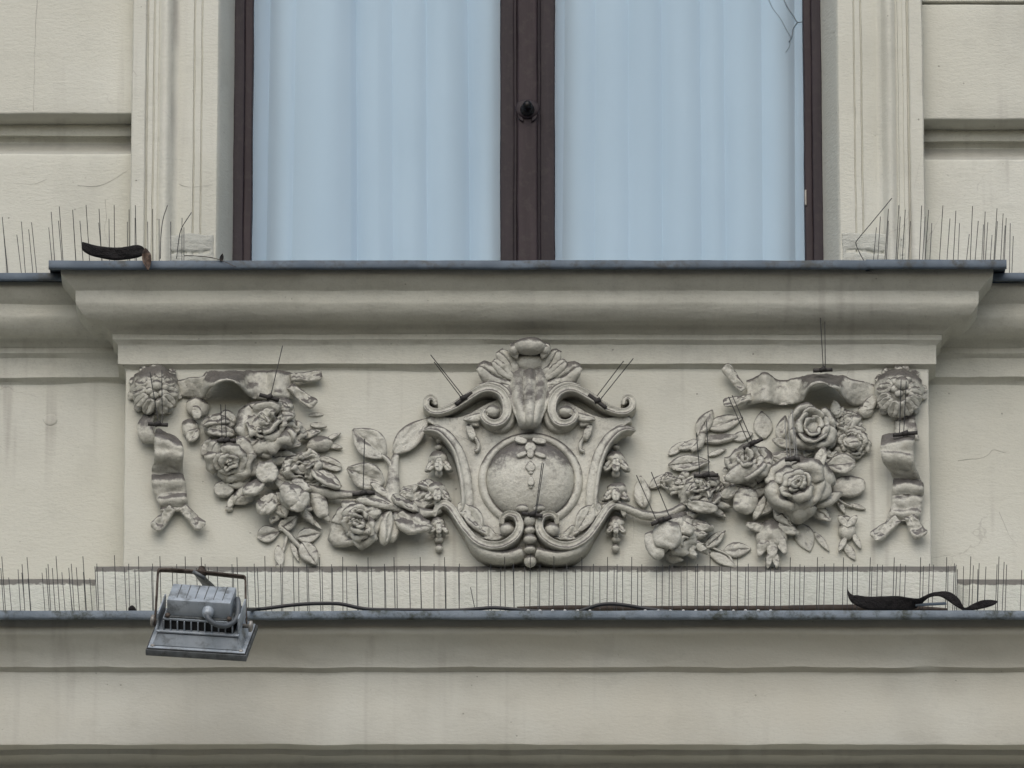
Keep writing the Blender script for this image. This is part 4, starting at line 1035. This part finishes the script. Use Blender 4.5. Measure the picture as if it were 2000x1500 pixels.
# ------------------------------------------------------------------ bird spikes
def unit_wire():
    n = 6
    V = [(math.cos(2 * math.pi * i / n), math.sin(2 * math.pi * i / n), z) for z in (0, 1) for i in range(n)]
    F = [(i, (i + 1) % n, n + (i + 1) % n, n + i) for i in range(n)] + [tuple(range(n))[::-1], tuple(range(n, 2 * n))]
    out = []
    for mname in ('wire', 'wire_light'):
        me = bpy.data.meshes.new('wire'); me.from_pydata(V, [], F); me.materials.append(MAT[mname]); out.append(me)
    return out
WIRE, WIREL = unit_wire()
def wire(a, b, parent, r=.00072, me=None):
    a = Vector([float(q) for q in a]); b = Vector([float(q) for q in b])
    o = bpy.data.objects.new('wire', me or WIRE); COL.objects.link(o)
    o.location = a; o.rotation_mode = 'QUATERNION'; o.rotation_quaternion = (b - a).to_track_quat('Z', 'Y'); o.scale = (r, r, (b - a).length)
    o.parent = parent
    return o
def strip(name_label, X0, X1, tops, zb, dbase, lean, group):
    """tops: pixel tips; the feet stand in a rail on the ledge"""
    xa, xb = XX(X0, 900, dbase), XX(X1, 900, dbase)
    t = thing('bird_spike_strip', name_label, 'bird spikes', ((xa + xb) / 2, -dbase, zb), group)
    box('rail', ((xa + xb) / 2, -dbase, zb + .002), ((xb - xa) / 2 - .002, .011, .002), 'clip', t, bev=.0008)
    for (x, y) in tops:
        tall = rnd.uniform(-.3, .3)
        db = dbase + rnd.choice((-.007, 0, .007))
        dt = db + (.028 if y < Yt[0] else -.012 if y > Yt[1] else .004)
        tip = P(x, y, dt)
        wire((tip[0] + lean(x) * .001 + rnd.uniform(-.0015, .0015), -db, zb + .003), tip, t)
    return t
low_tops = [(x / 3.41, 1060 + y / 3.41) for x, y in ((12,92),(5,170),(58,232),(120,178),(147,143),(145,200),(180,97),(187,240),(280,200),(307,168),(320,143),(348,168),(373,90),(412,197),(458,168),(475,140),(460,235),(508,165),(552,90),(555,195),(598,237),(632,158),(645,140),(685,168),(762,83),(828,165),(857,140),(898,178),(922,90),(1008,175),(1016,140),(1065,90),(1147,165),(1177,143),(1233,92),(1308,168),(1340,97),(1366,142),(1387,165),(1447,160),(1545,143),(1553,162),(1578,97),(1645,162),(1693,140))]
low_tops += [(480 + x / 3.846, 1060 + y / 3.846) for x, y in ((87,188),(143,100),(192,187),(262,162),(275,190),(355,107),(397,190),(458,163),(468,195),(553,108),(573,197),(645,163),(650,190),(728,107),(756,185),(832,165),(836,185),(918,110),(944,187),(1042,160),(1046,182),(1113,108),(1135,185),(1228,163),(1230,185),(1310,108),(1312,185),(1415,160),(1413,185),(1493,108),(1503,182),(1605,158),(1597,185),(1735,182),(1840,157),(1820,188),(1945,108),(1915,180))]
low_tops += [(1000 + x / 3.846, 1060 + y / 3.846) for x, y in ((12,155),(8,180),(95,185),(138,80),(210,165),(195,200),(282,195),(315,100),(412,165),(390,200),(477,195),(525,108),(612,160),(587,185),(660,185),(718,108),(790,163),(767,185),(830,182),(900,107),(975,163),(945,187),(1087,175),(1130,165),(1182,170),(1202,165),(1270,175),(1315,110),(1395,160),(1380,180),(1450,172),(1488,107),(1577,160),(1558,180),(1642,182),(1695,108),(1775,158),(1757,185),(1843,180),(1908,110),(1975,163),(1942,185))]
low_tops += [(1500 + x / 4, 1060 + y / 4) for x, y in ((100,188),(175,115),(212,192),(250,168),(285,180),(387,115),(405,192),(443,168),(515,162),(590,115),(622,190),(662,168),(700,178),(800,115),(813,185),(855,168),(895,173),(987,115),(1007,185),(1035,165),(1075,178),(1193,115),(1215,182),(1262,165),(1293,172),(1397,113),(1407,180),(1457,162),(1470,172),(1480,208),(1528,185),(1585,107),(1605,178),(1640,208),(1650,160),(1703,187),(1790,170),(1805,108),(1845,150),(1865,172),(1982,215))]
Yt = (1096, 1112)
zlow = zl + .007
cuts = (-20, 285, 620, 940, 1262, 1590, 1868, 2040)
names = ('bird spike strip on the ledge left of the floodlight', 'bird spike strip on the ledge behind the floodlight', 'bird spike strip on the ledge below the left festoon rose', 'bird spike strip on the ledge right below the cartouche',
         'bird spike strip on the ledge below the right festoon', 'bird spike strip on the ledge behind the long twisted pod', 'bird spike strip at the far right end of the ledge')
low_lean = lambda x: 6 - 11 * min(1, max(0, x / 2000)) + (3 if x < 180 else 0)
for (a, b2), nm in zip(zip(cuts[:-1], cuts[1:]), names):
    t = strip(nm, a, b2, [p for p in low_tops if a <= p[0] < b2], zlow, .062, low_lean, 'bird spike strips on the lower ledge')
    if a == 620:
        wire((P(929, 1196, .065)), P(919, 1147, .075), t)
    if a == 940:
        for xx in (122, 210, 305, 398, 493, 585, 1000): blob(1000 + xx / 3.846, 1193, 109, 3.2, 2.6, 3.5, t, 'adhesive_dab', .3, mat='white_blob', nu=6, nv=8)
    if a == 1262:
        for xx in (1100, 1190, 1287, 1380, 1473, 1570, 1663, 1755, 1850, 1942): blob(1000 + xx / 3.846, 1193, 109, 3.2, 2.6, 3.5, t, 'adhesive_dab', .3, mat='white_blob', nu=6, nv=8)
upl = [(x / 2.678, y / 2.678) for x, y in ((12,1135),(18,1200),(88,1228),(112,1160),(150,1200),(165,1163),(255,1190),(268,1108),(310,1080),(306,1155),(385,1185),(380,1097),(418,1155),(450,1072),(518,1092),(516,1165),(570,1145),(597,1073),(675,1095),(666,1160),(708,1073),(706,1140),(772,1160),(798,1093),(832,1145),(893,1160),(952,1140),(962,1190))]
upr = [(1500 + x / 2.678, y / 2.678) for x, y in ((588,1133),(567,1190),(630,1093),(630,1155),(685,1073),(692,1133),(718,1097),(745,1157),(804,1075),(822,1133),(840,1098),(857,1167),(915,1075),(952,1143),(983,1102),(1002,1168),(1070,1078),(1053,1225),(1100,1155),(1136,1107),(1127,1175),(1150,1163),(1198,1090),(1172,1230),(1200,1157),(1230,1117),(1246,1140),(1240,1180),(1267,1168),(1283,1235))]
Yt = (412, 433)
zu = zs_ + .010; zsd = zss + .008
UPG = 'bird spike strips beside the window'
strip('bird spikes on the low zinc strip at the far left edge', -30, 82, [p for p in upl if p[0] < 80], zsd, .025, lambda x: 12, UPG)
t = strip('bird spikes on the window sill behind the dark pod', 88, 400, [p for p in upl if p[0] >= 80], zu, .085, lambda x: 8 if x < 200 else 2, UPG)
tube('bent_wire', [P(313, 505, .09), P(314, 465, .09), P(318, 430, .095), P(327, 401, .10)], .00085, 'wire', t, nv=6)
tube('bent_wire', [P(345, 505, .09), P(349, 470, .09), P(355, 445, .095), P(374, 415, .10)], .00085, 'wire', t, nv=6)
t = strip('bird spikes on the right end of the window sill', 1670, 1962, [p for p in upr if p[0] < 1970], zu, .085, lambda x: -7, UPG)
tube('bent_wire', [P(1688, 510, .09), P(1680, 496, .09), P(1672, 477, .09), P(1675, 468, .095), P(1700, 438, .10), P(1742, 387, .10)], .0009, 'wire', t, nv=6, seg=3)
strip('bird spikes on the low zinc strip at the far right edge', 1966, 2040, [p for p in upr if p[0] >= 1970] + [(2004, 445), (2018, 430)], zsd, .025, lambda x: -4, UPG)

def clip(label, b0, b1, d, wires, light=False):
    """short bar glued on an ornament with one or two wires; pixels, d in mm"""
    a, b2 = P(*b0, d * .001), P(*b1, d * .001)
    t = thing('spike_clip', label, 'bird spikes', (a + b2) / 2, 'spike clips on the relief')
    tube('clip_bar', [a, (a + b2) / 2, b2], .0042, 'clip', t, nv=8)
    mid = (a + b2) / 2
    tube('glue', [mid + np.array([-.006, -.002, -.002]), mid + np.array([.006, -.003, .003])], .005, 'clip', t, nv=7)
    for (w0, w1) in wires:
        wire(P(*w0, d * .001), P(*w1, d * .001 + .015), t, .0009, WIREL if light else None)
clip('spike clip in front of the left corner rosette', (289, 828), (328, 830), 56, [((310, 828), (293, 727)), ((317, 828), (316, 723))])
clip('spike clip with two faint wires on the rose facing down', (424, 861), (461, 861), 60, [((434, 860), (431, 790)), ((442, 858), (440, 790))])
clip('spike clip with one slanted wire on the largest left rose', (507, 771), (545, 781), 66, [((528, 776), (552, 675))])
clip('spike clip with one upright wire on the left festoon stem', (688, 966), (732, 962), 38, [((709, 965), (712, 857))])
clip('spike clip on the left upper volute of the cartouche', (890, 790), (921, 766), 42, [((905, 774), (841, 693)), ((902, 778), (848, 707))])
clip('spike clip on the right upper volute of the cartouche', (1150, 771), (1184, 797), 42, [((1164, 776), (1218, 705)), ((1172, 781), (1237, 700))])
clip('spike clip at the foot of the domed oval', (1019, 1003), (1060, 1008), 62, [((1045, 1005), (1059, 903)), ((1047, 1005), (1062, 905))])
clip('spike clip on the half open rose tilted left', (1452, 876), (1489, 857), 62, [((1463, 868), (1423, 775)), ((1470, 864), (1430, 772))])
clip('spike clip on the crumpled flower beside the flat leaves', (1355, 930), (1403, 928), 52, [((1367, 928), (1360, 845)), ((1385, 928), (1380, 822))])
clip('spike clip on the lowest rose of the right festoon', (1272, 1024), (1311, 1010), 70, [((1283, 1018), (1243, 928)), ((1308, 1010), (1272, 922))])
clip('spike clip with tall wires on the right ribbon loop', (1588, 724), (1626, 722), 60, [((1608, 722), (1602, 615)), ((1612, 720), (1611, 628))])
clip('spike clip in front of the right corner rosette', (1744, 850), (1792, 845), 62, [((1757, 846), (1760, 740)), ((1765, 846), (1770, 745))])
clip('spike clip with pale wires between the two large right roses', (1533, 898), (1562, 897), 74, [((1538, 897), (1533, 822)), ((1544, 897), (1540, 812)), ((1553, 897), (1547, 800)), ((1557, 897), (1552, 835))], True)

# ------------------------------------------------------------------ floodlight
def rotm(axis, deg): return Matrix.Rotation(math.radians(deg), 3, Vector(axis))
av = math.radians(45)
BASE = Matrix(((1, 0, 0), (0, math.sin(av), -math.cos(av)), (0, math.cos(av), math.sin(av))))
LM = rotm((0, CT, ST), 6.0) @ rotm((0, 0, 1), -7.0) @ BASE
LC = Vector(P(394, 1244, .37).tolist())
fd = thing('floodlight', 'grey metal floodlight on a bracket hanging over the lower ledge', 'floodlight', P(394, 1285, .37))
def lp(x, v, n): return LC + LM @ Vector((x * .00094, v * .00094, n * .00094))
def lbox(name, c, h, mat, bev=.8, parent=fd):
    return box(name, lp(*c), [q * .00094 for q in h], mat, parent, M=LM, bev=bev * .001)
bz = lbox('bezel', (0, 0, -7), (103, 78, 7), 'lamp_dark', 2)
lbox('gasket', (0, 0, .6), (101, 76, .6), 'lamp_black', .2, bz)
lbox('rear_plate', (0, 0, 2.2), (99, 74, 1.2), 'lamp_grey', .8)
lbox('front_glass', (0, 0, -14.5), (92, 67, .8), 'lamp_black', .3)
def frustum(name, h0, n0, h1, n1, mat):
    V = [lp(sx * h[0], sv * h[1], n) for h, n in ((h0, n0), (h1, n1)) for sx, sv in ((-1, -1), (1, -1), (1, 1), (-1, 1))]
    F = [(0, 1, 5, 4), (1, 2, 6, 5), (2, 3, 7, 6), (3, 0, 4, 7), (4, 5, 6, 7), (3, 2, 1, 0)]
    o = mk(name, [tuple(v) for v in V], F, mat, fd)
    bm = bmesh.new(); bm.from_mesh(o.data); bmesh.ops.bevel(bm, geom=list(bm.edges), offset=.003, segments=2, affect='EDGES'); bmesh.ops.recalc_face_normals(bm, faces=bm.faces); bm.to_mesh(o.data); bm.free()
    o.data.polygons.foreach_set('use_smooth', [True] * len(o.data.polygons)); o.data.set_sharp_from_angle(angle=math.radians(30))
frustum('skirt', (92, 66), 2, (82, 54), 30, 'lamp_grey')
lbox('flange', (0, 0, 31.5), (84, 57, 1.6), 'lamp_grey', .6)
lbox('heat_sink', (0, 0, 44), (73, 44, 11), 'lamp_black', .5)
finm = None
for i in range(11):
    lbox('fin', (-70 + i * 14, 0, 43.5), (1.1, 52, 10.5), 'lamp_grey', .3)
for sx in (-1, 1):
    lbox('end_plate', (sx * 82, 0, 50), (1.4, 50, 18), 'lamp_grey', .5)
lbox('top_plate', (0, 0, 56.5), (72, 49, 2.2), 'lamp_grey', .8); lbox('top_plate', (0, 0, 60.5), (70, 47, 1.4), 'lamp_dark', .5)
for sx in (-1, 1):
    lathe('screw', np.array(lp(sx * 63, -44, 62)), np.array(LM @ Vector((0, 0, 1))), [(.005, -.002), (.005, .003), (.003, .005), (.0005, .0055)], 'rust', fd, 10)
for sx in (-1, 1):
    for sv in (-1, 1):
        lathe('screw', np.array(lp(sx * 90, sv * 65, 3)), np.array(LM @ Vector((0, 0, 1))), [(.0045, -.002), (.0045, .002), (.002, .003), (.0005, .0032)], 'galvanised', fd, 10)
dr = lbox('driver_box', (0, 0, 78.5), (65, 41, 18), 'lamp_grey', 2.8)
for i in range(6):
    lbox('rib', (-46 + i * 18.5, 4, 96.6), (.9, 33, .6), 'lamp_dark', .3, dr)
ax_ = np.array(LM @ Vector((0, -1, 0)))
lathe('cable_gland', np.array(lp(20, -41, 76)), ax_, [(.012, -.002), (.012, .006), (.0105, .007), (.0105, .013), (.008, .016), (.006, .018)], 'lamp_grey', fd, 14)
tube('lamp_cable', [np.array(lp(20, -55, 76)), np.array(lp(24, -66, 70)), np.array(lp(40, -68, 60)), np.array(lp(60, -57, 54)), np.array(lp(76, -34, 60)), np.array(lp(76, -6, 78)), np.array(lp(70, 20, 80))], .0052, 'cable_grey', fd, nv=10)
sweep([(302, 1222, 382, 2.0, 7), (305, 1180, 382, 2.0, 7), (308, 1126, 380, 2.0, 7), (309.5, 1116, 380, 2.0, 7), (316, 1113.5, 379, 2.0, 7), (350, 1115, 376, 2.0, 7), (392, 1118, 372, 2.0, 7), (440, 1123, 367, 2.0, 7), (471, 1126.5, 363, 2.0, 7), (478, 1129, 362, 2.0, 7), (479.5, 1138, 362, 2.0, 7), (480, 1180, 362, 2.0, 7), (482, 1226, 362, 2.0, 7)], fd, 'bracket', [(1, -1), (1, 1), (-1, 1), (-1, -1)], lump=.15, mat='rust', seg=4)
sweep([(388, 1122, 382, 13, 3.5), (401, 1136, 300, 13, 3.5), (420, 1158, 160, 13, 3.5), (432, 1174, 60, 13, 3.5)], fd, 'arm', [(1, -1), (1, 1), (-1, 1), (-1, -1)], lump=.2, mat='lamp_dark')
lathe('bolt', P(394, 1113, .37), np.array([0, 0, 1.0]), [(.009, -.012), (.009, 0), (.006, .001), (.006, .006), (.001, .0065)], 'rust', fd, 8)
for sx, X_ in ((-1, 302), (1, 483)):
    lathe('pivot_bolt', np.array(lp(sx * 83, 0, 30)), np.array(LM @ Vector((sx, 0, 0))), [(.004, 0), (.004, .012), (.011, .013), (.011, .018), (.007, .020), (.001, .021)], 'galvanised', fd, 12)

# ------------------------------------------------------------------ loose things on the ledges
cb = tube('cable', [P(455, 1176, .30), P(474, 1188, .20), P(500, 1190, .095), P(530, 1187, .09), P(560, 1183, .09), P(600, 1179.5, .09), P(640, 1178.5, .09), P(668, 1180, .09), P(700, 1187, .09), P(730, 1190.5, .09), P(800, 1191.5, .09), P(890, 1192, .09), P(935, 1189, .09), P(965, 1187, .09), P(1010, 1190.5, .09), P(1060, 1194, .09), P(1125, 1194, .09), P(1148, 1188, .09), P(1172, 1181, .09), P(1196, 1179.5, .09), P(1222, 1182, .09), P(1258, 1188, .09), P(1300, 1193.5, .09), P(1330, 1198, .09)], .0036, 'rubber', None, nv=10)
tag(cb, 'black cable snaking along the lower ledge from the floodlight', 'cable')
us = [(1010, 1189, 34, 3.5, 5), (1100, 1187, 34, 4.5, 5), (1250, 1188, 34, 4.5, 5), (1400, 1188, 34, 4.5, 5), (1500, 1188, 34, 5, 5), (1600, 1187, 34, 5.5, 5), (1690, 1186, 34, 5.5, 5), (1780, 1188, 34, 5, 5), (1850, 1192, 34, 3.5, 5)]  # dark strip put in for the shadowed gap behind the flashing
bs = sweep(us, None, 'gap_shadow_strip', SOFT, lump=1.0, mat='gap_shadow_brown'); tag(bs, 'dark brown strip standing in for the shadowed gap at the back of the lower ledge', 'strip')
gl_ = box('metal_offcut', P(1818, 1180, .075), (.030, .012, .0022), 'zinc', None, M=rotm((1, 0, 0), 25) @ rotm((0, 1, 0), -3), bev=.0006); tag(gl_, 'small grey sheet metal piece under the twisted pod', 'metal sheet')

def podmesh(pts, label, mat, t=3.5, lump=1.0, seed=1):
    o = ribbon(pts, None, 'seed_pod', t=t, lump=lump, seed=seed, mat=mat, nv=11)
    tag(o, label, 'seed pod'); return o
podmesh([(160, 474, 118, 2, 70, 0), (164, 481, 118, 8, 66, 0), (178, 488, 118, 10.5, 74, .2), (200, 493, 118, 11.5, 82, .2), (225, 496, 118, 12.5, 90, .2), (250, 494, 118, 12.5, 92, .2), (268, 490.5, 118, 13, 96, .1), (279, 490, 118, 9, 100, 0), (284, 491, 118, 3.5, 104, 0)], 'short black curved seed pod lying on the window sill', 'pod', 4.5, 1.6, 3)
lf = leaf(287, 508, 156, 46, 18, -84, None, t=2, lump=1.2, cup=.7, mat='dry_leaf', name='dry_leaf', wav=3, curl=.15); tag(lf, 'shrivelled brown leaf hanging over the sill edge', 'leaf')
podmesh([(1655, 1146, 80, .7, 20, 0), (1656, 1154, 82, 1.2, 30, 0), (1661, 1165, 84, 5, 50, 0), (1672, 1172, 86, 9.5, 72, .1), (1695, 1178, 88, 12.5, 86, .2), (1725, 1179, 88, 13.5, 92, .3), (1755, 1178, 86, 13, 96, .4), (1776, 1181, 84, 11, 92, .8), (1790, 1179, 82, 7.5, 70, 1.2), (1803, 1170, 80, 4.5, 70, 1.0), (1816, 1163, 80, 3.6, 95, .4), (1832, 1160, 82, 5.2, 100, -.2), (1850, 1163, 86, 8.5, 62, 0), (1866, 1174, 90, 8.5, 45, 0), (1878, 1186, 92, 4.2, 50, .2), (1886, 1190, 92, 3.0, 90, .2), (1900, 1186, 90, 6, 104, .2), (1920, 1180, 88, 7.8, 104, .2), (1938, 1177, 86, 6, 104, 0), (1949, 1174.5, 86, 1.2, 104, 0)], 'long black twisted seed pod on the right of the lower ledge', 'pod', 2.8, 1.6, 5)
tw = tube('twig', [P(360, 499, .12), P(385, 500, .13), P(412, 503, .145), P(436, 510, .152), P(462, 522, .156)], .0010, 'twig', None, nv=6, taper=.6)
tag(tw, 'thin dry twig drooping over the window sill edge', 'twig')
sl = leaf(433, 503, 150, 17, 8, 80, None, t=1.5, lump=.4, mat='pod', name='dry_leaf'); tag(sl, 'tiny dark leaf beside the twig on the sill', 'leaf')
mo = blob(259, 1191, 104, 6.5, 7, 6, None, 'moss_clump', 1.5, mat='pod'); tag(mo, 'small black moss clump on the ledge edge left of the floodlight', 'moss')

# ------------------------------------------------------------------ put every empty at the base of its thing
for o in list(COL.objects):
    if o.type == 'EMPTY' and 'base' in o:
        bvec = Vector(o['base']); del o['base']
        o.location = bvec
        for chd in o.children:
            chd.location = chd.location - bvec
